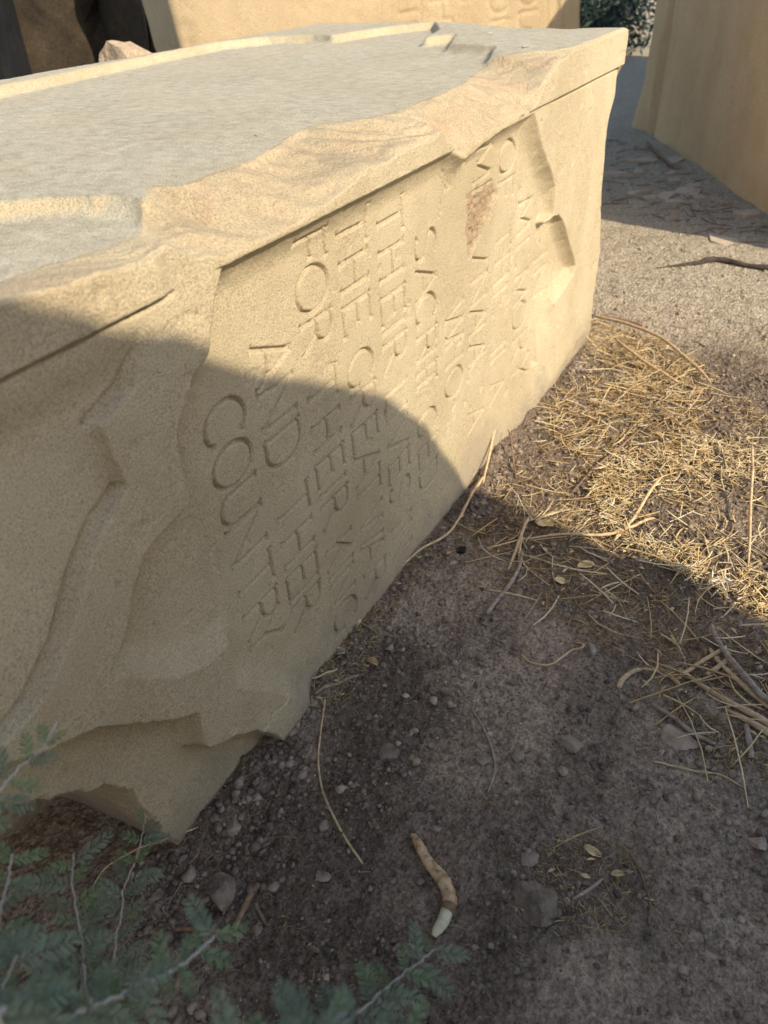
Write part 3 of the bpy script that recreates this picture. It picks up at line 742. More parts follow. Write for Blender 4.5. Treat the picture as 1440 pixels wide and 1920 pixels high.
# ------------------------------------------------------------------ bushes far behind
def bush(loc, rx, ry, rz, nleaf, seed, label):
    r = np.random.default_rng(seed)
    root = bpy.data.objects.new('bush', None); col.objects.link(root); root.location = loc
    tag(root, label, 'bush', 'bushes between the blocks')
    n = nleaf
    cl = r.normal(size=(40, 3)); cl /= np.linalg.norm(cl, axis=1)[:, None]; cl *= r.uniform(.35, .95, (40, 1)); cl[:, 2] = np.abs(cl[:, 2])
    c = cl[r.integers(0, 40, n)] + r.normal(0, .15, (n, 3))
    c = c * np.array([rx, ry, rz]); c[:, 2] = np.abs(c[:, 2]) + .05
    a = r.normal(size=(n, 3)); a /= np.linalg.norm(a, axis=1)[:, None]
    b = np.cross(a, r.normal(size=(n, 3))); b /= np.linalg.norm(b, axis=1)[:, None]
    l = r.uniform(.03, .07, (n, 1)); w = l * .35
    V = np.stack([c - a * l, c + b * w, c + a * l, c - b * w], 1).reshape(-1, 3)
    F = np.arange(4 * n).reshape(n, 4)
    link('crown', np_mesh('crown', V, F, False, {'tint': np.repeat(r.uniform(0, 1, n), 4)}), M_BUSH, root)
    Vt, Ft = [], []
    for k in range(7):
        an = r.uniform(0, 6.28); tip = Vector((rx * .6 * math.cos(an), ry * .6 * math.sin(an), rz * r.uniform(.5, .8)))
        tube_into(Vt, Ft, [Vector((0, 0, -.03)), tip * .5 + Vector((0, 0, .05)), tip], [.03, .02, .006], 6)
    link('trunk', tri_mesh("trunk", Vt, Ft), M_BARK, root)

def tube_into(V, F, pts, rad, sides=6, closed=True):
    pts = [Vector(p) for p in pts]
    base = len(V); n = len(pts)
    ref = Vector((0, 0, 1))
    for i, p in enumerate(pts):
        t = (pts[min(i + 1, n - 1)] - pts[max(i - 1, 0)])
        t = t.normalized() if t.length > 1e-9 else Vector((1, 0, 0))
        if abs(t.dot(ref)) > .95: ref = Vector((1, 0, 0))
        a = t.cross(ref).normalized(); b = t.cross(a)
        for k in range(sides):
            an = 2 * math.pi * k / sides
            V.append((p + a * (rad[i] * math.cos(an)) + b * (rad[i] * math.sin(an)))[:])
    for i in range(n - 1):
        for k in range(sides):
            k2 = (k + 1) % sides
            F.append((base + i * sides + k, base + i * sides + k2, base + (i + 1) * sides + k2, base + (i + 1) * sides + k))
    if closed:
        for ring, c, flip in ((0, pts[0], True), (n - 1, pts[-1], False)):
            ci = len(V); V.append(c[:])
            for k in range(sides):
                a_, b_ = base + ring * sides + k, base + ring * sides + (k + 1) % sides
                F.append((b_, a_, ci, ci) if flip else (a_, b_, ci, ci))

def tri_mesh(name, V, F, attrs=None, smooth=True):
    """mesh from mixed quads where a repeated last index means a triangle"""
    me = bpy.data.meshes.new(name)
    me.from_pydata(V, [], [f[:3] if f[2] == f[3] else f for f in F]); me.update()
    if smooth: me.polygons.foreach_set('use_smooth', np.ones(len(me.polygons), bool))
    return me

bush((11.6, 3.6, 0), 1.5, 1.0, 1.6, 9000, 3, 'dark green bush in the gap between the inscribed block and the plain block')
bush((14.5, 4.6, 0), 2.2, 1.6, 2.4, 8000, 4, 'taller dark bush rising behind the first bush in the gap')

# ------------------------------------------------------------------ things lying on the soil
def smooth_path(pts, sub=6):
    """Catmull-Rom through (x, y, r[, lift]) points"""
    mx = max(len(p) for p in pts)
    P = [np.array(tuple(p) + (0.0,) * (mx - len(p)), float) for p in pts]
    P = [2 * P[0] - P[1]] + P + [2 * P[-1] - P[-2]]
    out = []
    for i in range(1, len(P) - 2):
        for k in range(sub):
            t = k / sub
            out.append(.5 * ((2 * P[i]) + (-P[i - 1] + P[i + 1]) * t + (2 * P[i - 1] - 5 * P[i] + 4 * P[i + 1] - P[i + 2]) * t * t + (-P[i - 1] + 3 * P[i] - 3 * P[i + 1] + P[i + 2]) * t ** 3))
    out.append(P[-2])
    return out

def stick(name, label, cat, mat, pts, group=None, sides=7, lift=0.0, knob=0.12, tip=0.6, seed=0):
    r = random.Random(seed + len(label))
    path = smooth_path(pts)
    n = len(path)
    cx, cy = path[0][0], path[0][1]
    zs = np.array([gz(p[0], p[1]) for p in path])
    k = np.array([1, 2, 3, 2, 1]) / 9.0
    zs = np.maximum(np.convolve(np.pad(zs, 2, mode='edge'), k, 'valid'), zs - .002)
    V, F = [], []
    P3, R = [], []
    for i, p in enumerate(path):
        rr = p[2] * (1 + knob * r.uniform(-1, 1)) * (tip if i in (0, n - 1) else 1)
        l = p[3] if len(p) > 3 else 0
        P3.append((p[0] - cx, p[1] - cy, zs[i] + p[2] * .8 + l + lift)); R.append(rr)
    tube_into(V, F, P3, R, sides)
    o = link(name, tri_mesh(name, V, F), mat, None, (cx, cy, 0))
    return tag(o, label, cat, group)

stick('straw_stem', 'long thin pale stem running down from the foot of the carved block across bare soil', 'straw', M_WOODTAN, [(0.8697, 0.6844, 0.0023), (0.7916, 0.6484, 0.0024), (0.7346, 0.6186, 0.0025), (0.6869, 0.5795, 0.0025), (0.6518, 0.536, 0.0026), (0.6208, 0.4906, 0.0025), (0.5912, 0.4332, 0.0024)], group='straws and twigs lying on the soil')
stick('twig', 'thin grey arched twig standing alone on the bare soil right of the long stem', 'twig', M_WOODGREY, [(0.9888, 0.3996, 0.002), (0.9606, 0.3636, 0.0022), (0.9172, 0.3247, 0.0028), (0.8712, 0.2981, 0.0027), (0.8217, 0.2922, 0.0026)], group='straws and twigs lying on the soil')
stick('twig', 'curly light brown twig shaped like a hook beside a small pale pebble', 'twig', M_WOODTAN, [(1.18, 0.3598, 0.0022), (1.1667, 0.3286, 0.0026), (1.1813, 0.2917, 0.0028), (1.2182, 0.2745, 0.0031), (1.2447, 0.2608, 0.0031), (1.2557, 0.242, 0.0031), (1.268, 0.247, 0.0029), (1.2702, 0.2613, 0.0024)], group='straws and twigs lying on the soil')
stick('straw_stem', 'pale bent hollow stalk arching left from the straw pile', 'straw', M_WOODTAN, [(1.1774, 0.1417, 0.0057), (1.2102, 0.1389, 0.0058), (1.2373, 0.1251, 0.0054), (1.2581, 0.1003, 0.0047), (1.2681, 0.0729, 0.0041)], group='straws and twigs lying on the soil', knob=0.05)
stick('straw_stem', 'short tan stalk leaning on the end of the bent hollow stalk', 'straw', M_WOODTAN, [(1.2696, 0.0732, 0.0042, 0.003), (1.2557, 0.0499, 0.0046, 0.003), (1.2397, 0.0288, 0.0041, 0.002)], group='straws and twigs lying on the soil')
stick('straw_stem', 'straight golden straw lying alone at the edge of the shade', 'straw', M_WOODTAN, [(1.343, 0.5141, 0.0024), (1.3541, 0.4551, 0.0034), (1.3665, 0.3896, 0.0023)], group='straws and twigs lying on the soil', knob=0.04)
stick('twig', 'grey twig propped diagonally below the tan stalks at the shadow edge', 'twig', M_WOODGREY, [(1.2637, 0.4784, 0.0056), (1.3197, 0.4736, 0.0055), (1.3834, 0.4665, 0.0053), (1.4504, 0.4678, 0.0049, 0.004), (1.519, 0.4832, 0.0042, 0.008)], group='straws and twigs lying on the soil')
stick('straw_stem', 'tan split stalk standing up at the shadow edge above the grey twig', 'straw', M_WOODTAN, [(1.4349, 0.4907, 0.0035, 0.002), (1.5113, 0.4995, 0.0042, 0.006), (1.5866, 0.5099, 0.0046, 0.012), (1.6501, 0.5149, 0.0038, 0.02)], group='straws and twigs lying on the soil')
stick('straw_stem', 'second thin tan stalk crossing the split stalk at the shadow edge', 'straw', M_WOODTAN, [(1.4781, 0.4782, 0.003, 0.004), (1.5375, 0.4961, 0.0034, 0.008), (1.5938, 0.511, 0.0029, 0.014)], group='straws and twigs lying on the soil')
stick('dry_branch', 'bleached grey curved stick on top of the tan stalk bundle', 'stick', M_WOODGREY, [(1.4403, 0.0011, 0.0042, 0.012), (1.4031, -0.0146, 0.0055, 0.012), (1.3538, -0.0453, 0.0063, 0.014), (1.3105, -0.0813, 0.0068, 0.016), (1.2704, -0.1237, 0.0071, 0.016), (1.2366, -0.1781, 0.0073, 0.014)], group='straws and twigs lying on the soil', sides=9)
stick('straw_stem', 'tan stalk lying just beneath the bleached grey curved stick', 'straw', M_WOODTAN, [(1.3695, -0.009, 0.0043, 0.004), (1.3322, -0.04, 0.0051, 0.004), (1.2865, -0.0923, 0.0056, 0.005), (1.2404, -0.1678, 0.0058, 0.005)], group='straws and twigs lying on the soil', sides=8)
stick('straw_stem', 'long flattened tan stalk reaching from the crossing stalks to the picture edge', 'straw', M_WOODTAN, [(1.2816, 0.0385, 0.0039, 0.004), (1.2584, -0.0091, 0.005, 0.005), (1.2367, -0.0557, 0.0056, 0.005), (1.222, -0.1097, 0.0071, 0.004), (1.1926, -0.1828, 0.0074, 0.004)], group='straws and twigs lying on the soil', sides=8)
stick('straw_stem', 'wide splintered pale stalk below the long flattened stalk at the edge', 'straw', M_WOODTAN, [(1.2119, -0.0681, 0.0039, 0.002), (1.2014, -0.1076, 0.0059, 0.002), (1.1855, -0.1544, 0.0074, 0.002), (1.1732, -0.1945, 0.0073, 0.002)], group='straws and twigs lying on the soil', sides=8)
stick('straw_stem', 'tan stalk slanting up to the right over the crossing stalks', 'straw', M_WOODTAN, [(1.2502, 0.0376, 0.0046, 0.004), (1.3024, 0.0102, 0.0047, 0.006), (1.3667, -0.0287, 0.0043, 0.009), (1.3865, -0.04, 0.0036, 0.009)], group='straws and twigs lying on the soil')
stick('straw_stem', 'short cut pale stalk end parallel to the slanting tan stalk', 'straw', M_WOODTAN, [(1.2917, -0.0162, 0.0053, 0.005), (1.3177, -0.0314, 0.0056, 0.006), (1.3493, -0.0504, 0.0054, 0.007)], group='straws and twigs lying on the soil', knob=0.03, tip=0.95)
stick('dry_branch', 'smooth dark grey stick laid across the flat pinkish stone', 'stick', M_WOODGREY, [(1.1633, 0.0702, 0.0047, 0.006), (1.1488, 0.0281, 0.0046, 0.006), (1.1277, -0.0128, 0.0045, 0.006), (1.1182, -0.0653, 0.004, 0.003)], group='straws and twigs lying on the soil')
stick('wood_splinter', 'short flat grey splinter of weathered wood near the right border', 'wood', M_WOODGREY, [(1.1909, -0.1101, 0.0059), (1.1529, -0.1204, 0.0063), (1.1168, -0.1313, 0.0057)], group='straws and twigs lying on the soil', tip=0.95, knob=0.05)
stick('straw_stem', 'thin forked tan straw lying below the flat pinkish stone', 'straw', M_WOODTAN, [(1.0288, 0.0358, 0.0017), (1.0376, -0.0006, 0.0023), (1.0436, -0.0391, 0.0025), (1.0554, -0.0808, 0.0022), (1.0454, -0.1252, 0.0016)], group='straws and twigs lying on the soil')
stick('twig', 'brown jointed twig lying at the right rim of the litter patch', 'twig', M_WOODBROWN, [(0.8253, 0.0273, 0.0019), (0.8058, 0.0077, 0.0024), (0.7821, -0.008, 0.0025), (0.7548, -0.0242, 0.0025), (0.7122, -0.0324, 0.0021)], group='straws and twigs lying on the soil')
stick('twig', 'short pale grey twig in the middle of the litter patch', 'twig', M_WOODGREY, [(0.6942, 0.0895, 0.0027, 0.002), (0.7204, 0.072, 0.0029, 0.002), (0.7552, 0.0547, 0.0024, 0.003)], group='straws and twigs lying on the soil')
stick('twig', 'slender twig lying above the litter patch, pointing up right', 'twig', M_WOODTAN, [(0.7766, 0.1446, 0.0013), (0.8084, 0.1226, 0.0015), (0.8481, 0.0857, 0.0012)], group='straws and twigs lying on the soil')
stick('twig', 'thin dark twig lying below the litter patch', 'twig', M_WOODBROWN, [(0.6471, 0.057, 0.0012), (0.6851, 0.0349, 0.0014), (0.7223, 0.0081, 0.0012)], group='straws and twigs lying on the soil')
stick('dry_branch', 'thick brown stick lying slantwise beside the large rock', 'stick', M_WOODBROWN, [(0.4807, 0.5812, 0.0056), (0.4541, 0.5798, 0.006), (0.4239, 0.5752, 0.0058), (0.3972, 0.5715, 0.0053)], group='straws and twigs lying on the soil', sides=9)
stick('dry_branch', 'brown stick lying level below the large rock, touching the slanted stick', 'stick', M_WOODBROWN, [(0.3939, 0.5723, 0.0042), (0.3799, 0.5993, 0.0044), (0.3648, 0.6324, 0.0041), (0.3491, 0.6627, 0.0032)], group='straws and twigs lying on the soil', sides=9)
stick('dry_branch', 'short stub of brown stick right of the slanted stick', 'stick', M_WOODBROWN, [(0.4509, 0.5661, 0.0036), (0.4409, 0.5499, 0.004), (0.4296, 0.5295, 0.0032)], group='straws and twigs lying on the soil')
stick('twig', 'fine pale twig between the pebbles left of the large rock', 'twig', M_WOODGREY, [(0.3531, 0.6969, 0.0011), (0.3832, 0.6975, 0.0015), (0.418, 0.7012, 0.0015), (0.4514, 0.7151, 0.0011)], group='straws and twigs lying on the soil')
stick('straw_stem', 'pale bent straw hanging from the stone corner over the pebbles', 'straw', M_WOODTAN, [(0.3427, 0.8333, 0.0017, 0.004), (0.3775, 0.8334, 0.0019, 0.01), (0.4177, 0.8074, 0.0021, 0.016), (0.4547, 0.7707, 0.0019, 0.016), (0.5056, 0.7306, 0.0016, 0.01)], group='straws and twigs lying on the soil')
stick('straw_stem', 'long pale straw leaning along the foot of the lettered face', 'straw', M_WOODTAN, [(1.2454, 0.7358, 0.003, 0.002), (1.3154, 0.7314, 0.003, 0.006), (1.3898, 0.7146, 0.0031, 0.012), (1.4798, 0.6822, 0.0035, 0.016), (1.566, 0.683, 0.0039, 0.016), (1.6735, 0.6925, 0.0043, 0.02), (1.7536, 0.693, 0.0038, 0.026)], group='straws and twigs lying on the soil')
stick('straw_stem', 'double pale straw sticking out level from the stone foot', 'straw', M_WOODTAN, [(1.0206, 0.828, 0.002, 0.045), (1.0247, 0.7918, 0.0028, 0.04), (1.0268, 0.7563, 0.0027, 0.03), (1.0286, 0.7256, 0.002, 0.012)], group='straws and twigs lying on the soil')
stick('straw_stem', 'pale kinked straw lying at the stone foot above the dark pebbles', 'straw', M_WOODTAN, [(0.8772, 0.7526, 0.0019, 0.01), (0.8903, 0.7193, 0.0021, 0.008), (0.913, 0.7073, 0.0023, 0.008), (0.9397, 0.6947, 0.0019, 0.006)], group='straws and twigs lying on the soil')
stick('twig', 'grey twig resting at the stone foot under the kinked straw', 'twig', M_WOODGREY, [(0.8595, 0.7051, 0.003), (0.8913, 0.6937, 0.0032), (0.9234, 0.6793, 0.0033), (0.9615, 0.6539, 0.0024)], group='straws and twigs lying on the soil')
stick('straw_stem', 'upright pale straw leaning against the sunlit end of the lettered face', 'straw', M_WOODTAN, [(1.7435, 0.6887, 0.0028, 0.01), (1.8252, 0.7073, 0.0039, 0.03), (1.9557, 0.7359, 0.004, 0.065), (2.0883, 0.7556, 0.0028, 0.1)], group='straws and twigs lying on the soil')
stick('twig', 'dark hooked twig standing beside the upright pale straw', 'twig', M_WOODBROWN, [(1.8475, 0.6238, 0.0022, 0), (1.8928, 0.6513, 0.0023, 0.02), (1.9463, 0.6805, 0.0023, 0.04), (1.9827, 0.7071, 0.002, 0.05)], group='straws and twigs lying on the soil')
stick('straw_stem', 'long golden stem lying over the straw at the far end of the carved block', 'straw', M_WOODTAN, [(3.1142, 0.7703, 0.0054, 0.02), (3.0561, 0.6163, 0.0065, 0.03), (2.948, 0.4433, 0.0062, 0.03), (2.7615, 0.2881, 0.0054, 0.03), (2.6564, 0.2141, 0.0037, 0.02)], group='straws and twigs lying on the soil')
stick('straw_stem', 'second golden stem below the long one at the far end of the carved block', 'straw', M_WOODTAN, [(2.8876, 0.6142, 0.005, 0.03), (2.768, 0.5014, 0.006, 0.03), (2.6657, 0.3807, 0.0054, 0.025), (2.6249, 0.3073, 0.0041, 0.015)], group='straws and twigs lying on the soil')
stick('straw_stem', 'pale yellow stem crossing the bright straw, pointing up right', 'straw', M_WOODTAN, [(1.6633, 0.2825, 0.0034, 0.01), (1.7645, 0.2589, 0.0044, 0.02), (1.8946, 0.2466, 0.0045, 0.03), (1.9838, 0.2324, 0.0034, 0.035)], group='straws and twigs lying on the soil')
stick('straw_stem', 'long level yellow stem lying along the shadow edge', 'straw', M_WOODTAN, [(1.5713, 0.4936, 0.0026, 0.008), (1.6318, 0.403, 0.0037, 0.012), (1.6842, 0.3024, 0.0043, 0.014), (1.744, 0.2466, 0.0043, 0.016), (1.7958, 0.209, 0.0032, 0.018)], group='straws and twigs lying on the soil')
stick('straw_stem', 'tall upright yellow straw at the right border of the bright straw', 'straw', M_WOODTAN, [(1.7167, -0.0428, 0.0032, 0.004), (1.8571, -0.0219, 0.004, 0.03), (2.0355, 0.0045, 0.0039, 0.06), (2.1771, 0.0273, 0.0032, 0.08)], group='straws and twigs lying on the soil')
stick('straw_stem', 'brown stem slanting across the straw below the far corner of the block', 'straw', M_WOODBROWN, [(1.8305, 0.4481, 0.0028, 0.006), (1.9682, 0.4293, 0.0038, 0.01), (2.1191, 0.3893, 0.004, 0.012), (2.2617, 0.3584, 0.0028, 0.014)], group='straws and twigs lying on the soil')
stick('dry_branch', 'dark fallen branch with ragged bark on the sunlit clay near the shade', 'branch', M_BARK, [(3.8088, 0.6592, 0.0031, 0), (3.906, 0.5307, 0.0077, 0), (3.9997, 0.4126, 0.0142, 0), (3.9734, 0.2883, 0.0139, 0), (3.9688, 0.1138, 0.0136, 0)], group='straws and twigs lying on the soil', sides=9, knob=0.35)
stick('dry_branch', 'straight brown stick lying on the mud plates by the plain block', 'stick', M_WOODBROWN, [(6.5452, 1.3567, 0.0106, 0.012), (6.1454, 1.1714, 0.0115, 0.012), (5.7643, 0.991, 0.0093, 0.01)], group='straws and twigs lying on the soil')
stick('dry_branch', 'brown stick half buried behind the straw near the far corner', 'stick', M_WOODBROWN, [(3.1578, 0.7556, 0.0068, 0), (3.1458, 0.6618, 0.0089, 0), (3.1164, 0.5556, 0.0075, 0)], group='straws and twigs lying on the soil')

# the bent peeled root: bark sleeve with a torn, pale, freshly cut end
rt = [(0.6721, 0.3719, 0.0067), (0.6628, 0.3587, 0.0086), (0.6492, 0.3414, 0.009), (0.6403, 0.3246, 0.0107), (0.6315, 0.3039, 0.0111), (0.6183, 0.2846, 0.0123), (0.6026, 0.2714, 0.0126), (0.5827, 0.2672, 0.0124)]
root_o = stick('bent_root', 'bent peeled brown root with a pale cut end, lying on bare soil', 'root', M_ROOT, rt, None, 12, 0.001, 0.11, .9)
def child_tube(parent, name, mat, pts, sides=9, lift=0.0):
    path = smooth_path(pts, 4); V, F = [], []
    ox, oy, oz = parent.location
    tube_into(V, F, [(p[0] - ox, p[1] - oy, gz(p[0], p[1]) + p[2] * .85 + (p[3] if len(p) > 3 else 0) + lift - oz) for p in path], [p[2] for p in path], sides)
    return link(name, tri_mesh(name, V, F), mat, parent)
child_tube(root_o, 'cut_end', M_ROOTCUT, [(0.5863, 0.2679, 0.0111), (0.5692, 0.2667, 0.0106), (0.5528, 0.2687, 0.0092), (0.5392, 0.2709, 0.0052)], 10, .0012)
child_tube(root_o, 'bark_rim', M_WOODBROWN, [(0.5936, 0.2693, 0.0131), (0.5876, 0.2675, 0.0135), (0.5827, 0.2672, 0.0128)], 12, .0006)
child_tube(root_o, 'root_tip', M_ROOT, [(0.6683, 0.3657, 0.0057), (0.6749, 0.3754, 0.0058), (0.6741, 0.3815, 0.0029)], 8, .002)

def stone(name, label, x, y, w, d, h, mat, seed, sink=.25, rot=0, cat='stone', cuts=10, noise=.10, sub=4, group=None):
    o = rock(name, (w, d, h), mat, seed, cuts=cuts, noise=noise, sub=sub)
    o.location = (x, y, gz(x, y) + h * (.5 - sink)); o.rotation_euler = (0, 0, rot)
    return tag(o, label, cat, group)
stone('stone', 'wedge-shaped grey brown stone in the middle of the bare soil', 0.9973, 0.1961, 0.0684, 0.0516, 0.0361, M_GREYSTONE, 11, rot=-1.37, cat='stone', group='stones lying on the soil')
stone('stone', 'square grey stone left of the wedge-shaped stone', 0.9218, 0.2735, 0.0337, 0.0388, 0.0236, M_GREYSTONE, 12, rot=-0.77, cat='stone', group='stones lying on the soil')
stone('stone', 'low flat grey stone beside the thin arched twig', 0.8785, 0.3268, 0.0398, 0.0314, 0.0141, M_GREYSTONE, 13, rot=-1.07, cat='stone', sink=0.4, group='stones lying on the soil')
stone('stone', 'small pale stone directly below the wedge-shaped stone', 0.9284, 0.1845, 0.0289, 0.0285, 0.0199, M_GREYSTONE, 14, rot=-1.07, cat='stone', group='stones lying on the soil')
stone('stone', 'small rounded stone left of the small pale stone below the wedge', 0.9312, 0.2220, 0.0188, 0.0216, 0.0150, M_GREYSTONE, 34, rot=-1.07, cat='stone', group='stones lying on the soil')
stone('stone', 'flat pinkish stone slab under the dark grey stick', 1.1035, -0.0104, 0.0934, 0.0805, 0.0177, M_PINKSTONE, 15, rot=-1.62, cat='stone', sink=0.35, cuts=9, group='stones lying on the soil')
stone('stone', 'small pinkish pebble at the end of the dark grey stick', 1.1037, -0.0558, 0.0231, 0.0241, 0.0184, M_PINKSTONE, 35, rot=-1.07, cat='stone', group='stones lying on the soil')
stone('stone', 'egg-shaped pale pebble touching the curly twig', 1.2556, 0.2237, 0.0240, 0.0359, 0.0192, M_GREYSTONE, 16, rot=-1.07, cat='stone', cuts=2, group='stones lying on the soil')
stone('soil_clod', 'large dark crumbly clod next to the litter patch', 0.6649, 0.1405, 0.0821, 0.0944, 0.0493, M_CLOD, 17, rot=-0.87, cat='clod', noise=0.22, cuts=8, group='stones lying on the soil')
stone('stone', 'flat grey stone above the dark crumbly clod', 0.7310, 0.1816, 0.0412, 0.0344, 0.0138, M_GREYSTONE, 18, rot=-0.72, cat='stone', sink=0.35, group='stones lying on the soil')
stone('rock', 'large angular dark rock near the lower left among pebbles', 0.4363, 0.6306, 0.0608, 0.0975, 0.0456, M_CLOD, 19, rot=-0.92, cat='rock', cuts=6, noise=0.08, group='stones lying on the soil')
stone('stone', 'pale oval stone above the large angular rock', 0.5414, 0.6791, 0.0276, 0.0431, 0.0221, M_GREYSTONE, 20, rot=-1.07, cat='stone', cuts=3, group='stones lying on the soil')
stone('stone', 'smooth pale pebble alone right of the thick brown stick', 0.5396, 0.4831, 0.0260, 0.0192, 0.0115, M_GREYSTONE, 21, rot=-1.27, cat='stone', cuts=3, group='stones lying on the soil')
stone('stone', 'dark squarish stone just below the stub of stick', 0.4169, 0.5389, 0.0284, 0.0285, 0.0227, M_CLOD, 22, rot=-1.07, cat='stone', group='stones lying on the soil')
stone('stone', 'light triangular chip near the tip of the stone corner', 0.4466, 0.7508, 0.0211, 0.0243, 0.0106, M_GREYSTONE, 23, rot=-0.87, cat='stone', group='stones lying on the soil')
stone('stone', 'round grey pebble left of the large angular rock', 0.4329, 0.6933, 0.0244, 0.0302, 0.0207, M_GREYSTONE, 24, rot=-1.07, cat='stone', cuts=3, group='stones lying on the soil')
stone('stone', 'tiny white chip left of the large angular rock', 0.4250, 0.6711, 0.0093, 0.0085, 0.0051, M_WHITE, 25, rot=-1.07, cat='stone', cuts=4, group='stones lying on the soil')
stone('soil_clod', 'double lump of soil between the plants and the large rock', 0.3764, 0.7228, 0.0312, 0.0275, 0.0192, M_CLOD, 26, rot=-1.07, cat='clod', noise=0.25, group='stones lying on the soil')
stone('soil_clod', 'grey clod under the feathery leaves left of the pebbles', 0.3431, 0.8119, 0.0316, 0.0320, 0.0253, M_CLOD, 27, rot=-1.07, cat='clod', noise=0.15, group='stones lying on the soil')
stone('stone', 'broken grey stone tucked in the corner at the stone foot', 0.7773, 0.7010, 0.0288, 0.0305, 0.0230, M_GREYSTONE, 28, rot=-0.57, cat='stone', group='stones lying on the soil')
stone('soil_clod', 'half buried dusty lump in the middle of the soil left of the arched twig', 0.8170, 0.5048, 0.0449, 0.0443, 0.0221, M_CLOD, 29, rot=-1.07, cat='clod', sink=0.45, noise=0.08, cuts=2, group='stones lying on the soil')
stone('stone', 'small dark stone left of the bent root', 0.6100, 0.3334, 0.0203, 0.0212, 0.0142, M_CLOD, 30, rot=-1.07, cat='stone', group='stones lying on the soil')
stone('stone', 'pale flat chip lying above the lone soil lump', 0.9580, 0.5390, 0.0229, 0.0158, 0.0055, M_WHITE, 31, rot=-1.07, cat='stone', sink=0.3, group='stones lying on the soil')
stone('stone', 'pointed dusty stone right of the stone foot litter', 1.1371, 0.6006, 0.0225, 0.0460, 0.0135, M_GREYSTONE, 32, rot=-1.07, cat='stone', group='stones lying on the soil')
stone('soil_clod', 'low dusty hump beside the litter at the stone foot', 0.8813, 0.5906, 0.0720, 0.0440, 0.0154, M_CLOD, 33, rot=-1.07, cat='clod', sink=0.5, noise=0.06, cuts=1, group='stones lying on the soil')
stone('stone', 'small rounded pebble right of the pale oval stone', 0.4865, 0.5534, 0.0203, 0.0191, 0.0134, M_GREYSTONE, 36, rot=-1.07, cat='stone', cuts=3, group='stones lying on the soil')
stone('stone', 'pebble at the lower left of the soil lump in the middle', 0.6224, 0.5341, 0.0216, 0.0226, 0.0173, M_GREYSTONE, 37, rot=-1.07, cat='stone', cuts=3, group='stones lying on the soil')
stone('soil_clod', 'lumpy clod at the right border beside the bare soil', 0.9438, -0.1698, 0.0375, 0.0432, 0.0225, M_PINKSTONE, 38, rot=-1.07, cat='clod', noise=0.2, group='stones lying on the soil')
stone('stone', 'pebble alone on bare soil right of the litter patch', 0.8081, -0.0926, 0.0179, 0.0185, 0.0125, M_CLOD, 39, rot=-1.07, cat='stone', group='stones lying on the soil')
stone('stone', 'small stone just above the litter patch', 0.8510, 0.0662, 0.0192, 0.0155, 0.0108, M_GREYSTONE, 40, rot=-1.07, cat='stone', group='stones lying on the soil')
stone('stone', 'pebble on bare soil above the bent root', 0.7130, 0.3489, 0.0195, 0.0168, 0.0101, M_GREYSTONE, 41, rot=-1.07, cat='stone', cuts=3, group='stones lying on the soil')
stone('stone', 'stone lying in shade at the foot of the mud plates', 4.6569, 0.7582, 0.1018, 0.0895, 0.0626, M_PINKSTONE, 42, rot=-1.07, cat='stone', group='stones lying on the soil')
stone('dung', 'dark lump of animal dung by the long leaning straw', 1.4666, 0.6355, 0.0312, 0.0294, 0.0147, M_CHAR, 44, rot=-1.07, cat='dung', noise=0.25, cuts=0)

# ------------------------------------------------------------------ loose crumbs, gravel, straw, flakes: too many to count
ICO_V, ICO_F = None, None
def scatter_rocks(name, pts, sizes, mat, label, seed):
    global ICO_V, ICO_F
    r = np.random.default_rng(seed)
    bm = bmesh.new(); bmesh.ops.create_icosphere(bm, subdivisions=1, radius=1.0)
    IV = np.array([v.co[:] for v in bm.verts]); IF = np.array([[v.index for v in f.verts] for f in bm.faces]); bm.free()
    n = len(pts)
    J = 1 + r.uniform(-.38, .38, (n, len(IV), 1))
    sc = np.stack([sizes * r.uniform(.7, 1.3, n), sizes * r.uniform(.7, 1.3, n), sizes * r.uniform(.5, .95, n)], 1)
    V = IV[None] * J * sc[:, None, :]
    an = r.uniform(0, 6.28, n); ca, sa = np.cos(an)[:, None], np.sin(an)[:, None]
    V = np.stack([V[..., 0] * ca - V[..., 1] * sa, V[..., 0] * sa + V[..., 1] * ca, V[..., 2]], 2)
    z = ground_height(pts[:, 0], pts[:, 1]) + sizes * .25
    V += np.concatenate([pts, z[:, None]], 1)[:, None, :]
    F = (IF[None] + (np.arange(n) * len(IV))[:, None, None]).reshape(-1, 3)
    me = np_mesh(name, V.reshape(-1, 3), F, True, {'tint': np.repeat(r.uniform(0, 1, n), len(IV))})
    return tag(link(name, me, mat), label, kind='stuff')

def in_free_ground(P):
    return (P[:, 1] < 0.72) | (P[:, 0] > 2.9)

def sample(poly, n, seed):
    r = np.random.default_rng(seed)
    poly = np.array(poly); lo, hi = poly.min(0), poly.max(0)
    out = np.zeros((0, 2))
    while len(out) < n:
        p = r.uniform(lo, hi, (n * 2, 2))
        p = p[inside_poly(p[:, 0], p[:, 1], [tuple(q) for q in poly])]
        out = np.vstack([out, p])
    return out[:n]

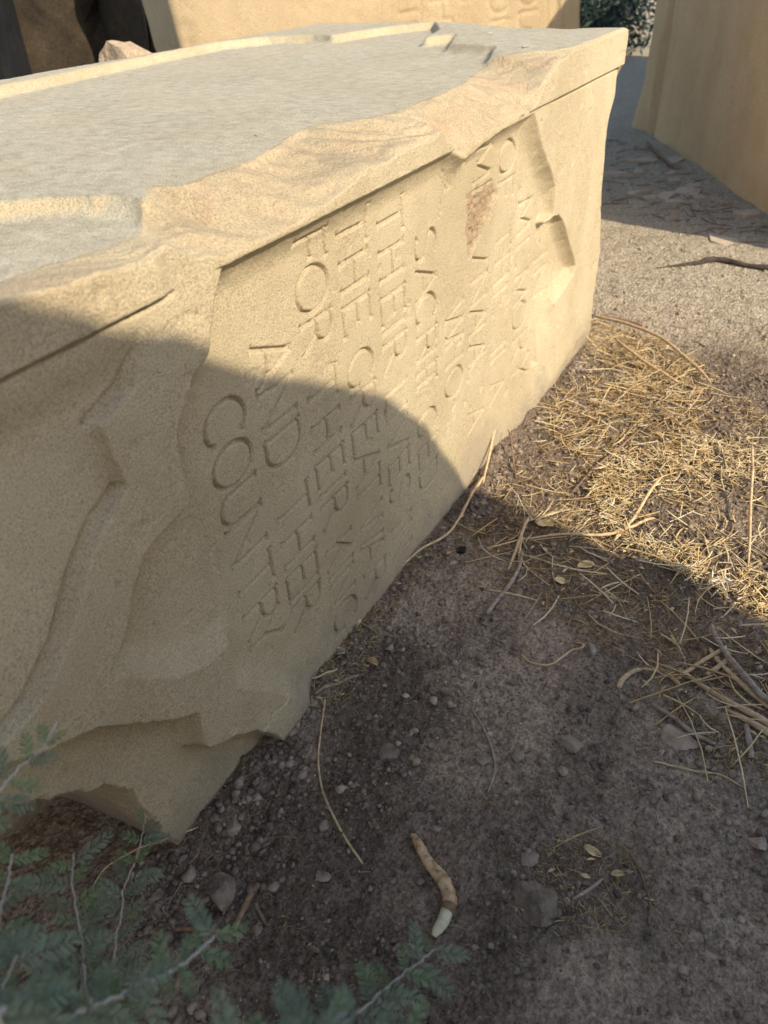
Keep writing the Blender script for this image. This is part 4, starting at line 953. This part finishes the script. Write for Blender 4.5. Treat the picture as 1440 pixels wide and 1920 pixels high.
VIEW = [(0.3047, 0.8299), (0.4762, 0.7513), (0.7449, 0.7122), (1.1827, 0.7139), (1.7201, 0.6873), (2.1296, 0.6715), (2.7908, 0.6918), (2.8637, 0.0487), (1.3646, -0.2566), (0.6023, -0.3066), (0.0197, 0.7985)]
P = sample(VIEW, 80000, 5)
w = crumb_mask(P[:, 0], P[:, 1]) ** 1.4 + .10
P = P[np.random.default_rng(6).uniform(0, 1, len(P)) < w][:20000]
r_ = np.random.default_rng(8)
scatter_rocks('soil_crumbs', P, np.clip(.0011 * np.exp(r_.exponential(.52, len(P))), .001, .0068), M_GRAVEL, 'loose dark soil crumbs and grit over the ground', 9)
PC = sample(VIEW, 16000, 51)
PC = PC[(fbm(PC[:, 0] * 5.5, PC[:, 1] * 5.5, 451, 3) + np.random.default_rng(52).normal(0, .18, len(PC))) > .12][:2600]
scatter_rocks('soil_lumps', PC, np.clip(.0022 * np.exp(r_.exponential(.45, len(PC))), .002, .0095), simple('soil lumps', [(0.16, 0.12, 0.084), (0.29, 0.222, 0.157), (0.42, 0.327, 0.235)], 25, .97, .003, 150, rand=.3), 'half buried lumps of brown soil scattered over the ground', 53)
PL = sample([(0.3855, 0.7961), (0.4717, 0.7601), (0.6585, 0.7425), (0.7499, 0.7023), (0.7467, 0.6224), (0.574, 0.6057), (0.4256, 0.5564), (0.3412, 0.5902), (0.3075, 0.7095)], 520, 15)
scatter_rocks('gravel', PL, np.clip(.0022 * np.exp(r_.exponential(.55, len(PL))), .002, .0095), M_GRAVEL, 'small dark pebbles heaped by the near corner of the carved block', 16)
PB = sample([(0.4883, 0.7553), (0.7562, 0.7133), (1.204, 0.7225), (1.7517, 0.6972), (2.1772, 0.6848), (2.8384, 0.706), (2.7629, 0.6584), (2.1058, 0.6412), (1.7056, 0.6547), (1.1776, 0.6816), (0.7331, 0.6778), (0.4793, 0.7225)], 1500, 19)
scatter_rocks('foot_rubble', PB, np.clip(.0016 * np.exp(r_.exponential(.6, len(PB))), .0015, .010), M_GRAVEL, 'crumbs and grit banked along the foot of the carved block', 20)
PF = sample([(2.7986, 0.6731), (2.7767, 0.0382), (4.0344, 0.1904), (4.4521, 1.098)], 380, 17)
PF = PF[(PF[:, 0] > 2.95) | (PF[:, 1] < .68)]
scatter_rocks('grit', PF, np.clip(.0022 * np.exp(r_.exponential(.5, len(PF))), .002, .010), simple('pale grit', [(0.20, 0.155, 0.11), (0.33, 0.26, 0.18), (0.42, 0.34, 0.24)], 20, .95, .002, 90, rand=.3), 'pale grit on the sunlit clay beyond the straw', 18)

def straw(name, groups, label, seed):
    """many thin bent stems; groups: (points, length range, radius range, height range, tint range, tilt)"""
    r = np.random.default_rng(seed)
    Vs, Fs, Ts = [], [], []; base = 0
    for P, ln, rd, hz, tn, tilt in groups:
        n = len(P)
        L = r.uniform(*ln, n) * np.exp(r.normal(0, .35, n)); R = r.uniform(*rd, n)
        an = r.uniform(0, 6.283, n); el = r.normal(0, tilt, n)
        bend = r.normal(0, .16, n)
        z0 = ground_height(P[:, 0], P[:, 1]) + R + r.uniform(*hz, n) * r.uniform(0, 1, n)
        t = np.array([-.5, -.17, .17, .5])
        pts = []
        for k in t:
            a2 = an + bend * k * 2
            x = P[:, 0] + np.cos(a2) * L * k; y = P[:, 1] + np.sin(a2) * L * k
            g = ground_height(x, y) + R * .7
            pts.append(np.stack([x, y, np.maximum(z0 + np.sin(el) * L * k, g)], 1))
        pts = np.stack(pts, 1)                                         # n,4,3
        side = np.stack([-np.sin(an), np.cos(an), np.zeros(n)], 1)
        up = np.tile(np.array([0, 0, 1.]), (n, 1))
        ring = [side, -.5 * side + .866 * up, -.5 * side - .866 * up]
        taper = np.array([.8, 1, 1, .55])
        V = np.stack([pts + rg[:, None, :] * (R[:, None] * taper[None])[..., None] for rg in ring], 2)   # n,4,3,3
        V = V.reshape(n, 12, 3)
        f = []
        for i in range(3):
            for k in range(3):
                f.append((i * 3 + k, i * 3 + (k + 1) % 3, (i + 1) * 3 + (k + 1) % 3, (i + 1) * 3 + k))
        f = np.array(f)
        Fs.append((f[None] + (np.arange(n) * 12)[:, None, None] + base).reshape(-1, 4)); base += n * 12
        Vs.append(V.reshape(-1, 3)); Ts.append(np.repeat(r.uniform(*tn, n), 12))
    me = np_mesh(name, np.concatenate(Vs), np.concatenate(Fs), True, {'tint': np.concatenate(Ts)})
    return tag(link(name, me, M_STRAW), label, kind='stuff')

def clumped(poly, n, seed, thr=-.05, sc=5.0):
    P = sample(poly, n * 3, seed)
    k = fbm(P[:, 0] * sc + seed, P[:, 1] * sc, 400 + seed % 7, 3) + np.random.default_rng(seed).normal(0, .12, len(P))
    return P[k > thr][:n]
DENSE = [(3.1007, 0.7731), (3.0056, 0.4356), (2.685, 0.148), (2.5017, 0.0049), (1.4795, -0.1411), (1.539, 0.0184), (1.614, 0.1342), (1.6336, 0.3454), (1.6852, 0.5751), (1.7551, 0.6767), (2.1624, 0.6832), (2.6914, 0.6826)]
BRIGHT = [(2.2886, 0.3994), (2.2971, -0.0199), (1.5151, -0.1372), (1.5811, 0.0632), (1.6856, 0.2885), (1.8483, 0.4096)]
CORNER = [(3.0965, 0.7833), (2.9978, 0.4544), (2.5378, 0.1933), (2.1617, 0.2052), (2.0293, 0.4974), (2.1695, 0.6673), (2.7404, 0.6871)]
EDGE = [(1.6902, 0.6254), (1.6349, 0.1387), (1.4869, -0.118), (1.2719, -0.1643), (1.2239, 0.0608), (1.3147, 0.2752), (1.3728, 0.4977), (1.5441, 0.6446)]
RIGHT = [(1.3879, 0.0853), (1.4281, -0.1469), (1.0738, -0.1864), (1.0769, -0.0625), (1.2041, 0.1009)]
FOOT = [(0.8167, 0.7206), (1.044, 0.7522), (1.2337, 0.7417), (1.4319, 0.7195), (1.6346, 0.6839), (1.5564, 0.6183), (1.2862, 0.6783), (1.0879, 0.6622), (0.8744, 0.6363)]
PATCH = [(0.743, 0.184), (0.8248, 0.113), (0.8375, 0.021), (0.7686, -0.0315), (0.6842, -0.0001), (0.6212, 0.1035)]
LEFT = [(0.3855, 0.7961), (0.6782, 0.7308), (0.7488, 0.6753), (0.5573, 0.5474), (0.3679, 0.5565), (0.3075, 0.7095)]
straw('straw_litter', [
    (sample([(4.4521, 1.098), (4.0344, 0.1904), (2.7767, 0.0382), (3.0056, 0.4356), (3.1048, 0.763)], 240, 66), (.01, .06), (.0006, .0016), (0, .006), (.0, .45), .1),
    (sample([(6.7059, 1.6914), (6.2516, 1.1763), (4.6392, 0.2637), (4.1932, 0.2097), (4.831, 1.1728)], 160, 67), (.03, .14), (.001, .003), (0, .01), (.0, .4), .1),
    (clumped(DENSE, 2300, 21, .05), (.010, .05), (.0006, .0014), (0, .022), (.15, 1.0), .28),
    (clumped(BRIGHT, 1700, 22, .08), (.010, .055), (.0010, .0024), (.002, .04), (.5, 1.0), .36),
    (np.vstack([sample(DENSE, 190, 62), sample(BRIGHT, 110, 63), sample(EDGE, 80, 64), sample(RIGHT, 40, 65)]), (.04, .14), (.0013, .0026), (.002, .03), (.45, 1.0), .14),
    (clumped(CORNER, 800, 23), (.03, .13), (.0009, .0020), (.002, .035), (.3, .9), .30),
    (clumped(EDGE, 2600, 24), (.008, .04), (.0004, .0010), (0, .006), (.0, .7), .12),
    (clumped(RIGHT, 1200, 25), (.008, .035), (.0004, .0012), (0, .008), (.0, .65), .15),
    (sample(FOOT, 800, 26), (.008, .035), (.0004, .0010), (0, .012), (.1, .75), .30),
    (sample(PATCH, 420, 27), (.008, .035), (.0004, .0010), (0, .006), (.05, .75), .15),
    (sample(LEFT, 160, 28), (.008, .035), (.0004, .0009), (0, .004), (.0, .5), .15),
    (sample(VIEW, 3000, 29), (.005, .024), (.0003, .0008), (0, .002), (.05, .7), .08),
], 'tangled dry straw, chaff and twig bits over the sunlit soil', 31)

def leaf_bits(name, P, ln, label, seed, mat):
    r = np.random.default_rng(seed); n = len(P)
    L = r.uniform(*ln, n); an = r.uniform(0, 6.283, n)
    z = ground_height(P[:, 0], P[:, 1]) + .002 + r.uniform(0, .006, n)
    d = np.stack([np.cos(an), np.sin(an), r.normal(0, .25, n)], 1); s = np.stack([-np.sin(an), np.cos(an), r.normal(0, .3, n)], 1)
    c = np.stack([P[:, 0], P[:, 1], z], 1)
    w = (L * r.uniform(.10, .24, n))[:, None]; l = L[:, None]
    up = np.array([0, 0, 1.])[None] * w * .6
    V = np.stack([c - d * l * .5, c + s * w + up, c + d * l * .5, c - s * w + up, c], 1)
    f = np.array([(0, 4, 1), (1, 4, 2), (2, 4, 3), (3, 4, 0)])
    F = (f[None] + (np.arange(n) * 5)[:, None, None]).reshape(-1, 3)
    return tag(link(name, np_mesh(name, V.reshape(-1, 3), F, True, {'tint': np.repeat(r.uniform(0, 1, n), 5)}), mat), label, kind='stuff')
leaf_bits('dry_leaf_litter', np.vstack([sample(DENSE, 260, 41), sample(EDGE, 70, 42), sample(FOOT, 45, 43), sample(RIGHT, 30, 44), sample(PATCH, 9, 45)]), (.008, .024), 'crumpled dry leaf scraps among the straw', 46, M_DEADLEAF)

# curled mud crust plates on the shaded ground by the plain block
def mud_plates():
    r = np.random.default_rng(77)
    P = sample([(6.7059, 1.6914), (6.2516, 1.1763), (5.4401, 0.7017), (4.6392, 0.2637), (4.1932, 0.2097), (4.4187, 0.6037), (4.831, 1.1728)], 18, 78)
    V, F = [], []
    for x, y in P:
        k = r.integers(5, 8); s = r.uniform(.05, .13); an = np.sort(r.uniform(0, 6.283, k)); tx, ty = r.normal(0, .06, 2); z = gz(x, y) + r.uniform(.004, .02); base = len(V)
        ring = [(x + s * r.uniform(.7, 1) * math.cos(a), y + s * r.uniform(.7, 1) * math.sin(a)) for a in an]
        for dz, sh in ((.004, 1), (-.02, .97)):
            for (px, py) in ring: V.append((x + (px - x) * sh, y + (py - y) * sh, z + dz + (px - x) * tx + (py - y) * ty))
        F.append(tuple(base + i for i in range(k)))
        for i in range(k): F.append((base + i, base + k + i, base + k + (i + 1) % k, base + (i + 1) % k))
    me = bpy.data.meshes.new('mud_plates'); me.from_pydata(V, [], F); me.update()
    m = simple('dried mud', [(0.34, 0.27, 0.185), (0.44, 0.355, 0.255), (0.50, 0.41, 0.30)], 9, .95, .004, 60)
    return tag(link('mud_crust', me, m), 'cracked plates of dried mud in the shade by the plain block', kind='stuff')
mud_plates()

# ------------------------------------------------------------------ single dry leaves
def dry_leaf(name, label, x, y, L, W, rot, mat, seed, curl=.5, lift=.003, cat='leaf'):
    r = random.Random(seed)
    V, F = [], []; a, b = 9, 7
    for i in range(a):
        t = i / (a - 1); w = W * math.sin(math.pi * (t * .92 + .04)) ** .7 * .5
        for j in range(b):
            s = j / (b - 1) * 2 - 1
            V.append((L * (t - .5), w * s * (1 + .12 * r.uniform(-1, 1)), curl * W * s * s * .6 + .15 * curl * L * math.sin(3 * t + seed) + r.uniform(-1, 1) * .04 * W))
    for i in range(a - 1):
        for j in range(b - 1): F.append((i * b + j, (i + 1) * b + j, (i + 1) * b + j + 1, i * b + j + 1))
    zmin = min(v[2] for v in V)
    me = bpy.data.meshes.new(name); me.from_pydata(V, [], F); me.update()
    me.polygons.foreach_set('use_smooth', np.ones(len(me.polygons), bool))
    at = me.attributes.new('tint', 'FLOAT', 'POINT'); at.data.foreach_set('value', np.full(len(V), r.uniform(.4, 1), np.float32))
    o = link(name, me, mat); o.location = (x, y, gz(x, y) - zmin + lift); o.rotation_euler = (r.uniform(-.1, .1), r.uniform(-.1, .1), rot)
    so = o.modifiers.new('thick', 'SOLIDIFY'); so.thickness = .0005
    return tag(o, label, cat, 'dry leaves on the soil')
dry_leaf('dry_leaf', 'yellow curled leaf in the shade just right of the split stalk', 1.5353, 0.3187, 0.0463, 0.0300, -0.77, M_DEADLEAF, 1, 0.35)
dry_leaf('dry_leaf', 'smaller yellow leaf scrap left of the yellow curled leaf', 1.4488, 0.3576, 0.0320, 0.0213, -1.27, M_DEADLEAF, 2, 0.30)
dry_leaf('dry_leaf', 'crumpled silvery white seed husk in the bright straw', 1.5990, 0.0078, 0.0574, 0.0339, -0.87, M_WHITE, 3, 0.70)
dry_leaf('dry_leaf', 'brown leaf among the twigs at the shadow edge near the stone', 1.6525, 0.4698, 0.0526, 0.0322, -1.67, M_DEADLEAF, 4, 0.35)
dry_leaf('dry_leaf', 'pale dry leaf curled on the foot litter beside the stone', 0.9855, 0.7197, 0.0267, 0.0170, -1.37, M_WHITE, 5, 0.90)
dry_leaf('dry_leaf', 'second pale dry leaf right of the first in the foot litter', 1.0009, 0.6448, 0.0335, 0.0168, -1.77, M_DEADLEAF, 6, 0.90)
dry_leaf('dry_leaf', 'golden leaf scrap in the litter patch by the dark clod', 0.7760, 0.0347, 0.0238, 0.0128, -0.97, M_DEADLEAF, 7, 0.40)
dry_leaf('dry_leaf', 'frayed pale leaf at the top of the litter patch', 0.7939, 0.0845, 0.0319, 0.0169, -1.57, M_DEADLEAF, 8, 0.50)
dry_leaf('dry_leaf', 'yellow leaf at the right border of the bright straw', 1.5652, -0.0992, 0.0428, 0.0302, -0.77, M_DEADLEAF, 9, 0.70)
for i_, (x_, y_, w_, lb_) in enumerate([(2.2711, 0.8192, 0.0258, 'white flake lying on the broken corner of the block top'), (1.195, 0.9223, 0.0132, 'pale thin chip in the middle of the dusty block top'), (1.1844, 1.424, 0.0108, 'tiny pale chip near the left border on the dusty block top'), (1.3923, 1.1698, 0.0111, 'tiny pale chip left of centre on the dusty block top'), (2.6493, 1.077, 0.0202, 'pale chip beyond the step at the right of the block top')]):
    o = rock('stone_chip', (w_, w_ * .7, w_ * .35), M_WHITE, 500 + i_, cuts=7, sub=2)
    o.location = (x_, y_, float(top_z(np.array([x_], np.float32), np.array([y_], np.float32))[0]) + w_ * .08); o.rotation_euler = (0, 0, i_ * 1.3)
    tag(o, lb_, 'stone chip', 'chips lying on the top of the carved block')

# ------------------------------------------------------------------ feathery green plants between viewer and block
def frond_mesh(name, pairs, L, leaf, wid, seed, mat, lo=0.0, hi=1.0):
    r = random.Random(seed); V, F, T = [], [], []
    tube_into(V, F, [(0, 0, 0), (L * .5, 0, -.02 * L), (L, 0, -.08 * L)], [.0007, .0006, .0003], 4); T += [.5] * len(V)
    for i in range(pairs):
        t = .12 + .88 * i / (pairs - 1)
        sc = .65 + .5 * math.sin(math.pi * min(1, t * .85 + .12)); x = L * t; z = -.08 * L * t * t
        for sgn in (-1, 1):
            l = leaf * sc * r.uniform(.9, 1.1); w = wid * sc * .5
            ang = math.radians(62 + r.uniform(-9, 9) - 18 * t); dx, dy = math.cos(ang), math.sin(ang) * sgn
            dz = r.uniform(-.30, .05); b = len(V); tv = lo + (hi - lo) * r.random()
            nxv, nyv = -dy, dx
            for s_, ww in ((0, .25), (.3, .9), (.65, 1.0), (.9, .55)):
                for q in (-1, 0, 1):
                    V.append((x + dx * l * s_ + nxv * w * ww * q, dy * l * s_ + nyv * w * ww * q, z + dz * l * s_ * s_ + abs(q) * w * .25)); T.append(tv)
            V.append((x + dx * l, dy * l, z + dz * l)); T.append(tv)
            for k in range(3):
                for q in range(2): F.append((b + 3 * k + q, b + 3 * k + q + 1, b + 3 * k + q + 4, b + 3 * k + q + 3))
            for q in range(2): F.append((b + 9 + q, b + 9 + q + 1, b + 12, b + 12))
    me = tri_mesh(name, V, F)
    at = me.attributes.new('tint', 'FLOAT', 'POINT'); at.data.foreach_set('value', np.array(T, np.float32))
    me.materials.append(mat)
    return me
FRONDS = [frond_mesh('leaf', 9, .052, .0140, .0038, 1, M_LEAF), frond_mesh('leaf', 8, .046, .0130, .0037, 2, M_LEAF, .1, .8), frond_mesh('leaf', 10, .058, .0135, .0036, 3, M_LEAF, .2, 1)]
YOUNG = frond_mesh('leaf', 7, .036, .0100, .0027, 4, M_LEAFY)

def plant(label, stems, seed, dens=1.0):
    """stems: lists of world points from root to tip, with radius"""
    r = random.Random(seed)
    p0 = Vector(stems[0][0][0])
    root = bpy.data.objects.new('feathery_plant', None); col.objects.link(root); root.location = p0
    tag(root, label, 'plant', 'feathery green plants in the foreground')
    for pts, r0, r1, start, step, sc in stems:
        path = smooth_path([tuple(p) for p in pts], 8)
        V, F = [], []; n = len(path)
        P = [Vector(p[:3]) - p0 for p in path]
        # slight zigzag between nodes
        P = [p + Vector((r.uniform(-1, 1), r.uniform(-1, 1), r.uniform(-1, 1))) * .0012 for p in P]
        tube_into(V, F, P, [r0 + (r1 - r0) * i / (n - 1) for i in range(n)], 7)
        st = link('stem', tri_mesh('stem', V, F), M_STEM, root)
        # nodes
        cum = [0]
        for a, b in zip(P[:-1], P[1:]): cum.append(cum[-1] + (b - a).length)
        tot = cum[-1]; s = tot * start; k = 0
        while s <= tot + 1e-6:
            i = max(j for j in range(n) if cum[j] <= s + 1e-9); i = min(i, n - 2)
            tt = (s - cum[i]) / max(1e-6, cum[i + 1] - cum[i]); pos = P[i].lerp(P[i + 1], tt); tan = (P[i + 1] - P[i]).normalized()
            side = tan.cross(Vector((0, 0, 1)))
            side = side.normalized() if side.length > .1 else Vector((1, 0, 0))
            for m in range(2):
                az = r.uniform(-.5, .5) + (0 if (k + m) % 2 else math.pi)
                out = Matrix.Rotation(az, 3, tan) @ side
                d = (out * r.uniform(.75, 1.0) + tan * r.uniform(.15, .7) + Vector((0, 0, r.uniform(-.35, .25)))).normalized()
                zz_ = Vector((r.uniform(-.35, .35), r.uniform(-.35, .35), 1)) - Vector((.5, .3, 0)) * .6
                yy = zz_.cross(d).normalized(); zz_ = d.cross(yy)
                young = s > tot * .88 and r.random() < .7
                me_ = YOUNG if young else r.choice(FRONDS)
                lf = link('leaf', me_, None, root)
                q = sc * r.uniform(.8, 1.15)
                lf.matrix_local = Matrix(((d.x * q, yy.x * q, zz_.x * q, pos.x), (d.y * q, yy.y * q, zz_.y * q, pos.y), (d.z * q, yy.z * q, zz_.z * q, pos.z), (0, 0, 0, 1)))
            s += step * r.uniform(.8, 1.2); k += 1
plant('feathery green sprig crossing the left border above the hollow', [([(-0.12, 0.62, 0), (0.1152, 0.5816, 0.6229), (0.1617, 0.583, 0.6337), (0.2009, 0.5806, 0.6423), (0.2283, 0.5784, 0.6494), (0.2488, 0.5731, 0.6522), (0.2785, 0.5745, 0.6656)], 0.0022, 0.001, 0.6, 0.024, 0.78)], 1)
plant('feathery plant at the left border with drooping grey green leaves', [([(0.02, 0.6, 0), (0.0692, 0.4696, 0.5829), (0.1037, 0.4988, 0.5825), (0.1258, 0.5121, 0.5955), (0.1452, 0.5209, 0.6058), (0.1663, 0.5323, 0.6193)], 0.0016, 0.0008, 0.55, 0.022, 0.8), ([(0.02, 0.6, 0), (0.0388, 0.4275, 0.6249), (0.0595, 0.4324, 0.6296), (0.0834, 0.4343, 0.6333), (0.101, 0.4396, 0.6393)], 0.0016, 0.0008, 0.55, 0.024, 0.8)], 2)
plant('feathery plant with a bright green tip in front of the hollow', [([(0.1, 0.62, 0), (0.1174, 0.4362, 0.4642), (0.1399, 0.4678, 0.4619), (0.1539, 0.4846, 0.4622), (0.1733, 0.51, 0.4575), (0.1891, 0.5288, 0.4726), (0.2083, 0.5487, 0.4903), (0.2279, 0.5602, 0.5036)], 0.0015, 0.0007, 0.42, 0.02, 0.8)], 3)
plant('upright feathery plant with a tiny budding tip at the stone corner', [([(0.2, 0.62, 0), (0.1515, 0.4862, 0.3476), (0.1874, 0.5154, 0.3464), (0.2122, 0.5382, 0.341), (0.2391, 0.551, 0.3546), (0.2622, 0.5634, 0.3682), (0.2918, 0.5679, 0.3798), (0.32, 0.5775, 0.3953), (0.3379, 0.5859, 0.4073)], 0.0014, 0.0006, 0.3, 0.023, 0.74)], 4)
plant('sprawling feathery plant with a thick white stem at the lower left', [([(0.05, 0.36, 0), (0.0514, 0.3745, 0.6638), (0.0768, 0.373, 0.6423), (0.0971, 0.3687, 0.6195), (0.1289, 0.3587, 0.5966), (0.1427, 0.3513, 0.5956), (0.1584, 0.3384, 0.5926), (0.1827, 0.3265, 0.5929), (0.2028, 0.3199, 0.5953)], 0.003, 0.0012, 0.28, 0.019, 0.85)], 5)
plant('small feathery sprig reaching up to the cut end of the bent root', [([(0.3, 0.12, 0), (0.1679, 0.2136, 0.5475), (0.2228, 0.2094, 0.4962), (0.2646, 0.2007, 0.4635), (0.2901, 0.1959, 0.4492), (0.3173, 0.1836, 0.4453), (0.3456, 0.1707, 0.4427)], 0.0016, 0.0008, 0.4, 0.022, 0.78)], 6)
plant('blurred feathery leaves at the bottom border in the middle', [([(0.24, 0.06, 0), (0.1009, 0.1788, 0.715), (0.1278, 0.1721, 0.7183), (0.1512, 0.1619, 0.7209), (0.1673, 0.1506, 0.7223)], 0.0014, 0.0007, 0.45, 0.018, 0.75), ([(0.24, 0.06, 0), (0.136, 0.1408, 0.6697), (0.1658, 0.1279, 0.6741), (0.1864, 0.1174, 0.6778), (0.1961, 0.1117, 0.6798)], 0.0014, 0.0007, 0.6, 0.022, 0.72)], 7)
